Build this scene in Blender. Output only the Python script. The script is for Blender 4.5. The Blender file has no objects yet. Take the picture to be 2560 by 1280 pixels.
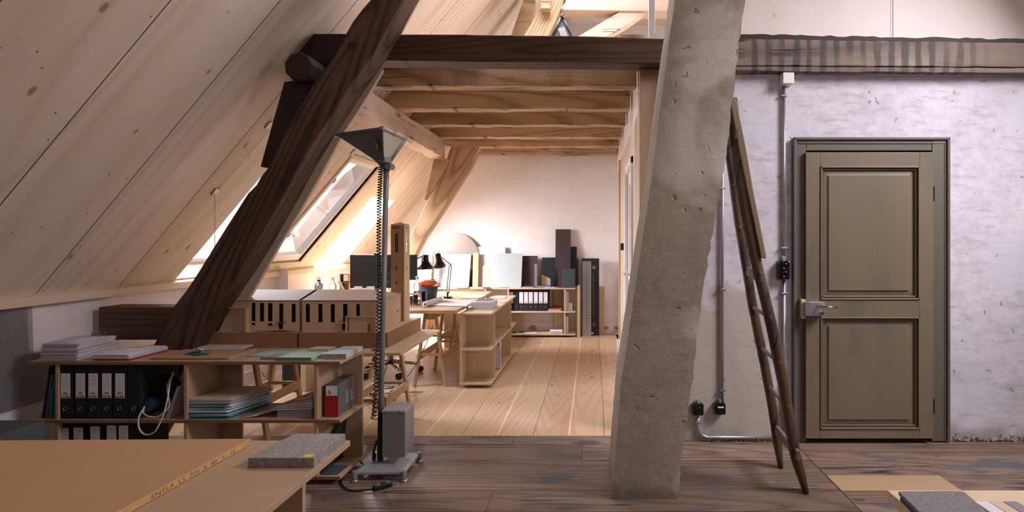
import bpy, bmesh, math, random
from mathutils import Vector, Matrix
random.seed(7)
SC = bpy.context.scene
COL = SC.collection
PI = math.pi
# ---------------- camera, sky, lights, exposure ----------------
F = 1350.0; CX = 1482.0; CY = 597.0; CH = 1.4
cd = bpy.data.cameras.new('camera'); cam = bpy.data.objects.new('camera', cd); COL.objects.link(cam)
cam.location = (0, 0, CH); cam.rotation_euler = (PI/2, 0, 0)
cd.sensor_width = 36; cd.lens = F/2560*36; cd.shift_x = (1280-CX)/2560; cd.shift_y = (CY-640)/2560
cd.clip_start = .05
SC.camera = cam
wd = bpy.data.worlds.new('sky'); SC.world = wd; wd.use_nodes = True
wd.node_tree.nodes['Background'].inputs[0].default_value = (.90, .89, 1, 1)
wd.node_tree.nodes['Background'].inputs[1].default_value = 1.0
SC.view_settings.view_transform = 'Standard'; SC.view_settings.look = 'None'
SC.view_settings.gamma = 1; SC.view_settings.use_curve_mapping = False
SC.view_settings.exposure = 0.18

def area(name, loc, target, sx, sy, power, col=(1, 1, 1), spread=PI):
    l = bpy.data.lights.new(name, 'AREA'); l.shape = 'RECTANGLE'; l.size = sx; l.size_y = sy; l.energy = power; l.color = col
    l.spread = spread
    o = bpy.data.objects.new(name, l); COL.objects.link(o); o.location = loc
    o.rotation_euler = (Vector(target)-Vector(loc)).to_track_quat('-Z', 'Y').to_euler()
    return o
# daylight through the roof windows over the rear room (each lamp lies just outside its opening)
DC = (.88, .895, 1.0)
def slope(u, y, w):
    s = math.sqrt(2.44); return (-3.33+u/s-w*1.2/s, y, 1.06+u*1.2/s+w/s)
area('daylight_rear_1', slope(.58, 4.65, .29), slope(.40, 4.65, -1), .66, 1.0, 27, DC, 2.5)
area('daylight_rear_2', slope(.80, 6.45, 2.2), slope(.80, 5.75, .1), .5, 1.3, 6, DC, .9)
area('daylight_rear_3', slope(.58, 6.79, .29), slope(.40, 6.79, -1), .66, 1.0, 200, DC, 2.6)
# added light at an invented roof opening, over a loft floor gap left for it
area('fill_rear_floor', slope(4.6, 4.45, .12), (-.3, 4.6, 0), .85, 1.2, 72, DC, 2.6)
# roof windows in the right slope: over the loft and over the front room
def slope_r(u, y, w):
    x, y, z = slope(u, y, w); return (1.7-x, y, z)
area('daylight_loft', slope_r(3.2, 5.45, .45), (-.2, 5.3, 2.9), 1.9, 1.9, 130, (.97, .93, 1))
area('daylight_front', slope_r(2.85, 1.95, 1.0), (2.1, 3.6, .5), 1.5, 1.6, 138, (.97, .94, 1.0), 2.3)
# added fill light at an unseen window in the gable wall behind the camera
area('fill_gable', (1.9, -2.3, 2.4), (1.9, 3, 1.6), 1.2, 1.3, 17, (.95, .91, 1.0))

def W(px, py, Y):
    return Vector(((px-CX)*Y/F, Y, CH-(py-CY)*Y/F))
def X_(px, Y): return (px-CX)*Y/F
def Z_(py, Y): return CH-(py-CY)*Y/F

# ---------------- mesh builder ----------------
class MB:
    def __init__(s): s.v = []; s.f = []; s.sm = []
    def add(s, vs, fs, sm=False):
        n = len(s.v); s.v += [tuple(v) for v in vs]; s.f += [[i+n for i in f] for f in fs]; s.sm += [sm]*len(fs); return s
    def box(s, x0, x1, y0, y1, z0, z1, M=None):
        v = [Vector((x, y, z)) for x in (x0, x1) for y in (y0, y1) for z in (z0, z1)]
        if M is not None: v = [M @ p for p in v]
        return s.add(v, [(0, 1, 3, 2), (4, 6, 7, 5), (0, 4, 5, 1), (2, 3, 7, 6), (0, 2, 6, 4), (1, 5, 7, 3)])
    def bar(s, a, b, w, h, up=(0, 0, 1)):
        a = Vector(a); b = Vector(b); d = (b-a).normalized(); u = Vector(up)
        if abs(d.dot(u)) > .98: u = Vector((0, 1, 0))
        r = d.cross(u).normalized(); u = r.cross(d)
        v = [p + r*i*w/2 + u*j*h/2 for p in (a, b) for i, j in ((-1, -1), (1, -1), (1, 1), (-1, 1))]
        return s.add(v, [(3, 2, 1, 0), (4, 5, 6, 7), (0, 1, 5, 4), (1, 2, 6, 5), (2, 3, 7, 6), (3, 0, 4, 7)])
    def prism(s, pts, y0, y1, back=None):     # pts: (x,z) outline, extruded along y
        n = len(pts); back = back or pts
        v = [(x, y0, z) for x, z in pts] + [(x, y1, z) for x, z in back]
        f = [list(range(n)), list(range(2*n-1, n-1, -1))] + [[i, n+i, n+(i+1) % n, (i+1) % n] for i in range(n)]
        return s.add(v, f)
    def tube(s, pts, r, n=8, cap=True):
        pts = [Vector(p) for p in pts]; m = len(pts); rr = r if isinstance(r, (list, tuple)) else [r]*m
        vs = []; u = None
        for i, p in enumerate(pts):
            d = (pts[min(i+1, m-1)]-pts[max(i-1, 0)]).normalized()
            if u is None:
                u = d.orthogonal().normalized()
            u = (u-d*u.dot(d)).normalized(); w = d.cross(u)
            for k in range(n):
                a = 2*PI*k/n; vs.append(p+(u*math.cos(a)+w*math.sin(a))*rr[i])
        fs = [[i*n+k, i*n+(k+1) % n, (i+1)*n+(k+1) % n, (i+1)*n+k] for i in range(m-1) for k in range(n)]
        s.add(vs, fs, True)
        if cap:
            b = len(s.v)-len(vs); s.f += [[b+k for k in range(n)][::-1], [b+(m-1)*n+k for k in range(n)]]; s.sm += [False]*2
        return s
    def lathe(s, prof, c, axis=(0, 0, 1), n=24, smooth=True):
        ax = Vector(axis).normalized(); u = ax.orthogonal().normalized(); w = ax.cross(u); c = Vector(c)
        vs = [c+ax*h+(u*math.cos(2*PI*k/n)+w*math.sin(2*PI*k/n))*r for r, h in prof for k in range(n)]
        m = len(prof)
        return s.add(vs, [[i*n+k, i*n+(k+1) % n, (i+1)*n+(k+1) % n, (i+1)*n+k] for i in range(m-1) for k in range(n)], smooth)
    def cyl(s, c, r, h, axis=(0, 0, 1), n=20):
        s.lathe([(0.0001, 0), (r, 0), (r, h), (0.0001, h)], c, axis, n, False); return s
    def sphere(s, c, r, n=12, m=8, sc=(1, 1, 1)):
        c = Vector(c)
        prof = [(math.sin(PI*i/m)*r+1e-5, -math.cos(PI*i/m)*r) for i in range(m+1)]
        k0 = len(s.v); s.lathe(prof, (0, 0, 0), n=n)
        for i in range(k0, len(s.v)):
            x, y, z = s.v[i]; s.v[i] = (x*sc[0]+c.x, y*sc[1]+c.y, z*sc[2]+c.z)
        return s
    def build(s, name, mat, parent=None, bevel=0, loc=None, label=None):
        me = bpy.data.meshes.new(name); vs = s.v
        if loc is not None:
            L = Vector(loc); vs = [tuple(Vector(v)-L) for v in vs]
        me.from_pydata(vs, [], s.f); me.update()
        bm = bmesh.new(); bm.from_mesh(me)
        bmesh.ops.recalc_face_normals(bm, faces=bm.faces); bm.to_mesh(me); bm.free()
        for p, q in zip(me.polygons, s.sm): p.use_smooth = q
        o = bpy.data.objects.new(name, me); COL.objects.link(o)
        if mat: me.materials.append(mat)
        if loc is not None: o.location = loc
        if parent: o.parent = parent
        if bevel:
            b = o.modifiers.new('bevel', 'BEVEL'); b.width = bevel; b.segments = 2; b.limit_method = 'ANGLE'; b.angle_limit = .7
        if label: o['label'] = label
        return o

def tag(o, label, cat, group=None, kind=None):
    o['label'] = label; o['category'] = cat
    if group: o['group'] = group
    if kind: o['kind'] = kind
    return o
def struct(o): o['kind'] = 'structure'; return o
def empty(name, loc, label, cat, group=None, rz=0):
    o = bpy.data.objects.new(name, None); COL.objects.link(o); o.location = loc; o.rotation_euler = (0, 0, rz); o.empty_display_size = .05
    return tag(o, label, cat, group)
def dup(root, loc, label=None, rz=None):
    r = root.copy(); COL.objects.link(r); r.location = loc
    if rz is not None: r.rotation_euler = (0, 0, rz)
    if label: r['label'] = label
    for ch in list(root.children):
        c = ch.copy(); COL.objects.link(c); c.parent = r
        for g in list(ch.children):
            d = g.copy(); COL.objects.link(d); d.parent = c
    return r
def text_mesh(txt, size, name='lettering', bold=0):
    cu = bpy.data.curves.new(name, 'FONT'); cu.body = txt; cu.size = size; cu.align_x = 'CENTER'; cu.align_y = 'CENTER'; cu.offset = bold; cu.resolution_u = 2
    t = bpy.data.objects.new('tmp', cu); COL.objects.link(t)
    dg = bpy.context.evaluated_depsgraph_get(); me = bpy.data.meshes.new_from_object(t.evaluated_get(dg))
    bpy.data.objects.remove(t); me.name = name; return me
def put_mesh(name, me, mat, parent, M):
    me.materials.clear(); me.materials.append(mat)
    o = bpy.data.objects.new(name, me); COL.objects.link(o); o.parent = parent; o.matrix_local = M; return o

# ---------------- materials ----------------
def lin(c):
    return tuple(((x/255)/12.92 if x/255 <= .04045 else ((x/255+.055)/1.055)**2.4) for x in c)+(1,)
class N:
    def __init__(s, name, rough=.6, metal=0.0):
        s.m = bpy.data.materials.new(name); s.m.use_nodes = True; s.t = s.m.node_tree; s.b = s.t.nodes['Principled BSDF']
        s.b.inputs['Roughness'].default_value = rough; s.b.inputs['Metallic'].default_value = metal
    def n(s, typ, **k):
        nd = s.t.nodes.new('ShaderNode'+typ)
        for a, b in k.items(): setattr(nd, a, b)
        return nd
    def l(s, a, b): s.t.links.new(a, b)
    def inp(s, sock, v):
        if hasattr(v, 'is_output') or isinstance(v, bpy.types.NodeSocket): s.l(v, sock)
        else: sock.default_value = v
    def math(s, op, a, b=0.0, c=None, clamp=False):
        nd = s.n('Math', operation=op); nd.use_clamp = clamp; s.inp(nd.inputs[0], a); s.inp(nd.inputs[1], b)
        if c is not None: s.inp(nd.inputs[2], c)
        return nd.outputs[0]
    def mix(s, f, a, b, blend='MIX'):
        nd = s.n('Mix', data_type='RGBA', blend_type=blend); s.inp(nd.inputs['Factor'], f)
        s.inp([i for i in nd.inputs if i.name == 'A' and i.type == 'RGBA'][0], a)
        s.inp([i for i in nd.inputs if i.name == 'B' and i.type == 'RGBA'][0], b)
        return [o for o in nd.outputs if o.type == 'RGBA'][0]
    def coords(s, rot=(0, 0, 0), scale=(1, 1, 1), loc=(0, 0, 0), src=None):
        if src is None: src = s.n('TexCoord').outputs['Object']
        mp = s.n('Mapping'); s.l(src, mp.inputs[0]); mp.inputs['Rotation'].default_value = rot; mp.inputs['Scale'].default_value = scale; mp.inputs['Location'].default_value = loc
        return mp.outputs[0]
    def noise(s, vec, scale, detail=3, rough=.55, dist=0, w=None):
        nd = s.n('TexNoise'); 
        if w is not None:
            nd.noise_dimensions = '4D'; s.inp(nd.inputs['W'], w)
        s.l(vec, nd.inputs['Vector']); nd.inputs['Scale'].default_value = scale; nd.inputs['Detail'].default_value = detail
        nd.inputs['Roughness'].default_value = rough; nd.inputs['Distortion'].default_value = dist
        return nd.outputs['Fac']
    def ramp(s, f, stops):
        nd = s.n('ValToRGB'); s.l(f, nd.inputs[0]); e = nd.color_ramp.elements
        while len(e) > len(stops): e.remove(e[-1])
        while len(e) < len(stops): e.new(1)
        for i, (p, c) in enumerate(stops):
            e[i].position = p; e[i].color = c if len(c) == 4 else tuple(c)+(1,)
        return nd.outputs[0]
    def sm(s, x, lo, hi):
        nd = s.n('MapRange', interpolation_type='SMOOTHSTEP'); s.inp(nd.inputs[0], x); nd.inputs[1].default_value = lo; nd.inputs[2].default_value = hi
        return nd.outputs[0]
    def bump(s, h, strength=.3, dist=.01):
        nd = s.n('Bump'); s.l(h, nd.inputs['Height']); nd.inputs['Strength'].default_value = strength; nd.inputs['Distance'].default_value = dist
        s.l(nd.outputs[0], s.b.inputs['Normal'])
    def color(s, c): s.inp(s.b.inputs['Base Color'], c); return s
def flat(name, c, rough=.6, metal=0.0, var=0.0, scale=30):
    m = N(name, rough, metal)
    if var:
        v = m.coords(); f = m.noise(v, scale, 3)
        c1 = lin([min(255, x*(1+var)) for x in c]); c0 = lin([x*(1-var) for x in c])
        m.color(m.mix(f, c0, c1))
    else: m.color(lin(c))
    return m.m
K4 = (0, 0, 0, 1)
def wood(name, light, dark, axis='x', rot=(0, 0, 0), knots=.0, lines=10, ls=1.2, fig=.5, fiber=.35, island=.0, rough=.55, bump=.15, cracks=0, wear=None, seam=None, spots=0, knotcol=None, knotsc=2.2, world=False, stripes=None, plane='xz'):
    m = N(name, rough); base = m.coords(rot)
    k = {'x': (.09, 1, 1), 'y': (1, .09, 1), 'z': (1, 1, .09)}[axis]; kf = {'x': (.02, 1, 1), 'y': (1, .02, 1), 'z': (1, 1, .02)}[axis]
    rnd = m.n('NewGeometry').outputs['Random Per Island']; w = m.math('MULTIPLY', rnd, 37.0)
    st = m.coords(scale=k, src=base); sf = m.coords(scale=kf, src=base)
    n1 = m.noise(st, ls, 1.5, .4, .3, w=w)
    r = m.math('PINGPONG', m.math('MULTIPLY', n1, float(lines)), .5)
    r = m.math('MULTIPLY', r, 2.0)
    fl = m.noise(sf, 90, 4, .6, w=w)
    lo = m.noise(st, 2.2, 3, .5, w=w)
    t = m.math('ADD', m.math('MULTIPLY', m.math('POWER', r, 2.2), fig), m.math('MULTIPLY', fl, fiber))
    t = m.math('ADD', t, m.math('MULTIPLY', m.math('SUBTRACT', lo, .5), .7), clamp=True)
    c = m.mix(t, lin(light), lin(dark))
    if island:
        c = m.mix(m.math('MULTIPLY', m.math('SUBTRACT', rnd, .0), island), c, m.mix(.65, c, lin(dark)))
    h = m.math('SUBTRACT', 1.0, t)
    if knots or spots:
        sx_ = m.n('SeparateXYZ'); m.l(base, sx_.inputs[0]); cb_ = m.n('CombineXYZ'); m.l(sx_.outputs['XYZ'.index(plane[0].upper())], cb_.inputs[0]); m.l(sx_.outputs['XYZ'.index(plane[1].upper())], cb_.inputs[1]); base2 = cb_.outputs[0]
        m.l(m.math('MULTIPLY', w, 3.7), cb_.inputs[2])
    if knots:
        kk = (.5, 1, 1) if plane[0] == axis else (1, .5, 1)
        vo = m.n('TexVoronoi', voronoi_dimensions='2D'); m.l(m.coords(scale=kk, src=base2), vo.inputs['Vector']); vo.inputs['Scale'].default_value = knotsc
        sep = m.n('SeparateColor'); m.l(vo.outputs['Color'], sep.inputs[0])
        sz = m.math('MULTIPLY', m.math('POWER', sep.outputs[0], 2.2), .11*knots)
        kf_ = m.math('SUBTRACT', 1.0, m.sm(m.math('DIVIDE', vo.outputs['Distance'], m.math('ADD', sz, .004)), .55, 1.25))
        c = m.mix(m.math('MULTIPLY', kf_, .75), c, lin(knotcol or dark))
    if spots:
        vo = m.n('TexVoronoi', voronoi_dimensions='2D'); m.l(base2, vo.inputs['Vector']); vo.inputs['Scale'].default_value = 16
        sep = m.n('SeparateColor'); m.l(vo.outputs['Color'], sep.inputs[0])
        f = m.math('MULTIPLY', m.math('LESS_THAN', vo.outputs['Distance'], .07), m.math('GREATER_THAN', sep.outputs[1], 1-spots))
        c = m.mix(f, c, lin([x*.35 for x in dark]))
    if cracks:
        kc = {'x': (.05, 1, 1), 'y': (1, .05, 1), 'z': (1, 1, .05)}[axis]
        n2 = m.noise(m.coords(scale=kc, src=base), 7, 2, .5, .4, w=w)
        cr = m.math('SUBTRACT', 1.0, m.sm(m.math('ABSOLUTE', m.math('SUBTRACT', n2, .5)), .0, .012*cracks))
        cr = m.math('MULTIPLY', cr, m.sm(m.noise(base, 2.3, 1), .5, .6))
        c = m.mix(m.math('MULTIPLY', cr, .85), c, lin([x*.15 for x in dark])); h = m.math('SUBTRACT', h, m.math('MULTIPLY', cr, 2.0))
    if wear:
        wc, ws, lo_, hi_ = wear
        f = m.sm(m.noise(m.coords(scale=tuple(.35 if a < 1 else 1 for a in k), src=base), ws, 5, .65, w=w), lo_, hi_)
        c = m.mix(f, c, lin(wc))
    if stripes:
        sx = m.n('SeparateXYZ'); m.l(m.n('TexCoord').outputs['Object'], sx.inputs[0]); X0, X1 = stripes
        xx = m.math('ADD', sx.outputs[0], m.math('MULTIPLY', m.noise(m.coords(scale=(1, 1, .3)), 9, 3, .6), .07))
        s_ = m.sm(m.math('SINE', m.math('MULTIPLY', xx, 68.0)), -.35, .6)
        msk = m.math('MULTIPLY', m.sm(sx.outputs[0], X0, X0+.1), m.math('SUBTRACT', 1.0, m.sm(sx.outputs[0], X1-.3, X1)))
        c = m.mix(m.math('MULTIPLY', m.math('MULTIPLY', s_, msk), m.math('MULTIPLY', m.sm(m.noise(base, 3, 2), .25, .5), .8)), c, lin((60, 50, 50)))
    if seam:
        ax, off, sp, wd_ = seam
        sx = m.n('SeparateXYZ'); m.l(m.n('TexCoord').outputs['Object'], sx.inputs[0])
        d = m.math('PINGPONG', m.math('ADD', sx.outputs[ax], -off), sp/2)
        f = m.math('LESS_THAN', d, wd_)
        c = m.mix(f, c, lin([x*.45 for x in dark])); h = m.math('SUBTRACT', h, m.math('MULTIPLY', f, 1.5))
    m.color(c); m.bump(h, bump, .004)
    return m.m
def plaster(name, c0, c1, patch=None, rough=.85, bump=.5, sc=1.0, stains=None, pits=.0, mask=None, foot=None, brush=0):
    m = N(name, rough); v = m.coords()
    a = m.noise(v, 1.6*sc, 6, .6); b = m.noise(v, 14*sc, 5, .6); g = m.noise(v, 70*sc, 3, .6)
    c = m.mix(m.sm(a, .30, .70), lin(c0), lin(c1))
    vr = min(1.0, bump/.35); c = m.mix(m.math('MULTIPLY', m.sm(b, .35, .7), .22*vr), c, lin([x*.66 for x in c0])); b2 = m.noise(v, 38, 4, .7); c = m.mix(m.math('MULTIPLY', m.sm(b2, .5, .75), .20*vr), c, lin([min(255, x*1.18) for x in c0]))
    h = m.math('ADD', m.math('MULTIPLY', b, .45), m.math('MULTIPLY', g, .55))
    if brush:
        sk = m.noise(m.coords(rot=(0, .25, 0), scale=(.22, 1, 1)), 26, 4, .65); c = m.mix(m.math('MULTIPLY', m.sm(sk, .5, .72), brush), c, lin([x*.74 for x in c0])); h = m.math('ADD', h, m.math('MULTIPLY', sk, .8))
        sg = m.sm(m.noise(m.coords(loc=(5, 5, 2)), 1.1, 6, .62), .50, .72); c = m.mix(m.math('MULTIPLY', sg, brush), c, lin([x*.80 for x in c0]))
    if patch:
        pc, ps, lo, hi = patch; f = m.sm(m.noise(m.coords(loc=(3, 7, 1)), ps, 3, .5, .5), lo, hi)
        c = m.mix(f, c, lin(pc)); h = m.math('ADD', h, m.math('MULTIPLY', f, .12))
    if mask:                                   # an area of the wall left unpainted: x < mx and z < mz, ragged edge
        mc, mx, mz = mask; sx = m.n('SeparateXYZ'); m.l(v, sx.inputs[0])
        rg = m.math('MULTIPLY', m.math('SUBTRACT', m.noise(v, 1.7, 4, .55), .5), 1.1)
        fx = m.math('SUBTRACT', 1.0, m.sm(m.math('ADD', sx.outputs[0], rg), mx-.05, mx+.05)); fz = m.math('SUBTRACT', 1.0, m.sm(m.math('ADD', sx.outputs[2], rg), mz-.05, mz+.05))
        f = m.math('MULTIPLY', fx, fz); c = m.mix(m.math('MULTIPLY', f, .85), c, lin(mc))
    if foot:
        sx = m.n('SeparateXYZ'); m.l(v, sx.inputs[0])
        f = m.math('SUBTRACT', 1.0, m.sm(m.math('ADD', sx.outputs[2], m.math('MULTIPLY', m.math('SUBTRACT', m.noise(v, 5, 4), .5), .28)), 0.0, foot[1]))
        c = m.mix(m.math('MULTIPLY', f, .8), c, lin(foot[0]))
    if stains:
        f = m.sm(m.noise(m.coords(loc=(9, 2, 5)), 7.0, 4, .6), .70, .77); c = m.mix(m.math('MULTIPLY', f, .7), c, lin(stains))
    if pits:
        sx_ = m.n('SeparateXYZ'); m.l(v, sx_.inputs[0]); cb_ = m.n('CombineXYZ'); m.l(sx_.outputs[0], cb_.inputs[0]); m.l(sx_.outputs[2], cb_.inputs[1])
        nv = m.n('TexNoise'); m.l(cb_.outputs[0], nv.inputs['Vector']); nv.inputs['Scale'].default_value = 22; nv.inputs['Detail'].default_value = 3; va = m.n('VectorMath', operation='MULTIPLY_ADD'); m.l(nv.outputs['Color'], va.inputs[0]); va.inputs[1].default_value = (.09, .09, 0); m.l(cb_.outputs[0], va.inputs[2])
        vo = m.n('TexVoronoi', voronoi_dimensions='2D'); m.l(va.outputs[0], vo.inputs['Vector']); vo.inputs['Scale'].default_value = 15
        sep = m.n('SeparateColor'); m.l(vo.outputs['Color'], sep.inputs[0])
        f = m.math('MULTIPLY', m.math('SUBTRACT', 1.0, m.sm(m.math('ADD', vo.outputs['Distance'], m.math('MULTIPLY', sep.outputs[0], .16)), .12, .24)), m.math('GREATER_THAN', sep.outputs[1], 1-pits))
        h = m.math('SUBTRACT', h, m.math('MULTIPLY', f, 2.0)); c = m.mix(m.math('MULTIPLY', f, .5), c, lin([x*.6 for x in c0]))
    m.color(c); m.bump(h, bump, .006)
    return m.m
def speckle(name, base, cols, scale=40, rough=.6):
    m = N(name, rough); v = m.coords(); c = lin(base)
    for i, (col, th) in enumerate(cols):
        vo = m.n('TexVoronoi'); m.l(m.coords(loc=(i*3.1, i, i*2)), vo.inputs['Vector']); vo.inputs['Scale'].default_value = scale*(1+.45*i); vo.inputs['Randomness'].default_value = 1
        sep = m.n('SeparateColor'); m.l(vo.outputs['Color'], sep.inputs[0])
        f = m.math('MULTIPLY', m.math('LESS_THAN', vo.outputs['Distance'], .42), m.math('GREATER_THAN', sep.outputs[0], 1-th)); c = m.mix(f, c, lin(col))
    c = m.mix(m.math('MULTIPLY', m.noise(v, 12, 4), .35), c, lin([x*.7 for x in base])); m.color(c); return m.m
def glassm(name, col=(1, 1, 1), rough=0.0, ior=1.45, thin=False):
    m = N(name, rough)
    if thin:
        g = m.n('BsdfGlossy'); g.inputs['Roughness'].default_value = .02; t = m.n('BsdfTransparent'); t.inputs[0].default_value = tuple(col)+(1,)
        fr = m.n('LayerWeight'); mx = m.n('MixShader'); m.l(m.math('MULTIPLY_ADD', m.math('POWER', fr.outputs['Facing'], 4.0), .9, .05), mx.inputs[0]); m.l(t.outputs[0], mx.inputs[1]); m.l(g.outputs[0], mx.inputs[2])
        m.l(mx.outputs[0], m.t.nodes['Material Output'].inputs[0])
    else:
        m.b.inputs['Transmission Weight'].default_value = 1; m.b.inputs['IOR'].default_value = ior; m.color(tuple(col)+(1,))
    return m.m

ROT_ROOF = (0, math.atan(1.2), 0)
M = {}
M['roof'] = wood('whitewashed_spruce', (224, 208, 192), (172, 144, 118), 'x', ROT_ROOF, knots=.6, lines=14, ls=1.6, fig=.26, fiber=.42, rough=.6, bump=.05, seam=(1, 3.22, .57, .0035), spots=.03, plane='xy', knotcol=(132, 92, 62), knotsc=4.2)
M['roofgrey'] = wood('spruce_board', (214, 196, 172), (182, 154, 120), 'y', plane='yz', knots=.6, lines=5, fig=.25, rough=.6, bump=.05)
M['panel'] = wood('pale_spruce_wall', (236, 222, 216), (212, 188, 176), 'z', knots=.35, lines=5, fig=.15, fiber=.2, rough=.6, bump=.04)
M['oak'] = wood('dark_old_oak', (104, 72, 50), (34, 20, 14), 'z', (0, math.radians(-29), 0), lines=34, ls=2.4, fig=.7, fiber=.55, cracks=1.2, bump=.8, rough=.6, knots=.6, knotcol=(20, 12, 8), spots=.03)
M['oakside'] = M['oak']
M['oakx'] = wood('dark_old_oak_level', (108, 76, 56), (42, 28, 22), 'x', lines=24, ls=2.0, fig=.5, fiber=.6, cracks=2.4, bump=.55, rough=.6, knots=.8, knotcol=(18, 10, 8), spots=.03)
M['oakdark'] = wood('blackened_oak', (52, 34, 24), (16, 10, 8), 'x', lines=7, fig=.4, fiber=.5, bump=.5, rough=.7, cracks=.8)
M['joist'] = wood('brown_old_joist', (216, 184, 146), (134, 98, 66), 'x', lines=20, ls=2.2, fig=.5, fiber=.6, island=.25, cracks=1.6, bump=.7, rough=.65, wear=((214, 186, 156), 3.0, .5, .72), knots=.7, knotcol=(60, 34, 20), spots=.03)
M['joistb'] = wood('grey_weathered_beam', (142, 122, 108), (66, 52, 48), 'x', lines=9, fig=.4, fiber=.55, cracks=1.8, bump=.8, rough=.75, wear=((150, 134, 122), 2.6, .48, .75), stripes=(1.0, 2.75))
M['purlin'] = wood('limewashed_purlin', (226, 205, 190), (168, 132, 100), 'y', plane='yz', lines=6, fig=.3, fiber=.4, cracks=2.0, bump=.6, rough=.7, wear=((150, 116, 78), 3, .56, .7))
M['brace'] = wood('pale_old_brace', (206, 176, 138), (132, 96, 62), 'z', (0, math.radians(-29), 0), lines=26, ls=2.2, fig=.6, fiber=.4, cracks=1.0, bump=.5, rough=.6, knots=.6)
M['loftbeam'] = wood('pale_loft_beam', (222, 200, 180), (164, 128, 98), 'x', lines=8, fig=.35, fiber=.4, cracks=1.2, bump=.4, rough=.6)
M['pine'] = wood('light_pine_floor', (220, 190, 156), (174, 132, 92), 'y', lines=30, ls=2.6, fig=.34, fiber=.35, island=.35, rough=.38, bump=.08, plane='xy', knots=.6, knotcol=(130, 84, 48), knotsc=3.0)
M['pineputty'] = flat('pale_floor_filler', (232, 204, 166), .5)
M['oldfloor'] = wood('worn_old_floorboards', (160, 132, 114), (74, 57, 48), 'x', lines=24, ls=2.2, fig=.4, fiber=.7, island=.8, cracks=1.6, bump=.6, plane='xy', rough=.42, wear=((82, 82, 88), 5.0, .54, .66), knots=1.1, knotcol=(52, 52, 58), spots=.03)
M['newfloor'] = wood('inset_new_board', (176, 146, 114), (132, 98, 68), 'x', lines=9, fig=.5, fiber=.4, bump=.2, rough=.4, plane='xy', knots=.6)
M['mdf'] = N('beige_mdf', .55); _v = M['mdf'].coords(); M['mdf'].color(M['mdf'].mix(M['mdf'].noise(_v, 45, 5, .7), lin((186, 154, 124)), lin((168, 136, 108)))); M['mdf'] = M['mdf'].m
M['mdfdk'] = flat('brown_mdf_edge', (134, 96, 64), .6, 0, .06)
M['mdflt'] = flat('pale_mdf', (208, 182, 150), .55, 0, .04)
M['modelwood'] = wood('model_plywood', (222, 192, 156), (196, 162, 124), 'x', lines=5, fig=.15, fiber=.5, rough=.6, bump=.03)
M['modelplinth'] = wood('model_plinth_veneer', (172, 128, 92), (134, 94, 62), 'z', lines=6, fig=.15, fiber=.8, rough=.6, bump=.04)
M['towerfront'] = flat('tower_front_board', (182, 144, 104), .6, 0, .04)
M['modelroof'] = flat('model_roof_board', (196, 170, 152), .6, 0, .03)
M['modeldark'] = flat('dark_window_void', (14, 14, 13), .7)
M['modelbrown'] = flat('laser_cut_edge', (70, 38, 24), .7)
M['trestle'] = wood('pine_trestle', (208, 176, 134), (164, 126, 84), 'z', lines=5, fig=.35, fiber=.4, rough=.55, bump=.06, knots=.5)
M['chip'] = N('yellow_particle_panel', .5); _n = M['chip']; _v = _n.coords(); _n.color(_n.mix(_n.noise(_v, 3.0, 5, .6), lin((176, 134, 92)), lin((196, 154, 110)))); M['chip'] = _n.m
M['chipedge'] = flat('panel_edge', (200, 156, 98), .7, 0, .08, 60)
M['plasterwall'] = plaster('white_lime_plaster', (202, 195, 203), (214, 207, 214), brush=.55, patch=((204, 200, 210), 1.4, .52, .72), stains=None, pits=.07, mask=((176, 164, 150), 1.30, 1.05), foot=((140, 132, 124), .14), bump=.45)
M['pillar'] = plaster('rough_grey_plaster', (168, 152, 134), (146, 132, 116), brush=.14, patch=((192, 182, 170), 1.5, .58, .68), stains=(118, 88, 62), pits=.12, foot=((104, 94, 84), .12), bump=.5, sc=1.6)
M['pillarside'] = M['pillar']
M['farwall'] = plaster('smooth_cream_plaster', (230, 222, 218), (238, 230, 226), bump=.12)
M['knee'] = plaster('white_painted_plaster', (222, 214, 214), (228, 220, 220), bump=.1)
M['white'] = flat('white_paint', (232, 226, 224), .5)
M['grey'] = flat('grey_lamp_paint', (128, 129, 128), .4, .1)
M['greydk'] = flat('dark_grey_lamp_paint', (88, 89, 88), .45, .05)
M['greylt'] = flat('grey_cast_metal', (160, 162, 164), .42, .1)
M['diff'] = flat('frosted_panel', (190, 178, 164), .5)
M['black'] = flat('black_plastic', (14, 14, 16), .35)
M['blackg'] = flat('glossy_black_enamel', (10, 10, 11), .08)
M['blackm'] = flat('matt_black', (18, 18, 19), .8)
M['rubber'] = flat('black_rubber_cable', (16, 16, 17), .5)
M['cablew'] = flat('white_cable', (206, 202, 194), .5)
M['chrome'] = flat('polished_steel', (200, 200, 202), .15, 1)
M['steel'] = flat('galvanised_steel', (168, 170, 174), .35, .9)
M['alu'] = flat('brushed_aluminium', (186, 188, 194), .32, .9)
M['conduit'] = flat('steel_conduit', (190, 190, 194), .3, .85)
M['door'] = wood('olive_brown_door_paint', (122, 106, 86), (92, 80, 64), 'z', lines=4, fig=.15, fiber=.5, rough=.42, bump=.08, wear=((84, 86, 76), 2.2, .50, .72))
M['doorframe'] = wood('olive_grey_frame_paint', (104, 96, 82), (64, 60, 54), 'z', lines=4, fig=.2, fiber=.5, rough=.45, bump=.1, wear=((76, 82, 80), 1.8, .52, .66))
M['ladder'] = wood('dark_worn_ladder_wood', (98, 70, 50), (30, 20, 16), 'z', (0, math.radians(-12), 0), lines=9, ls=2.4, fig=.6, fiber=.5, cracks=2.0, bump=.8, rough=.55, knots=1.2, knotcol=(18, 12, 12), knotsc=5, wear=((64, 58, 56), 5, .55, .7))
M['rung'] = flat('grey_worn_rung', (104, 92, 80), .7, 0, .15)
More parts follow.
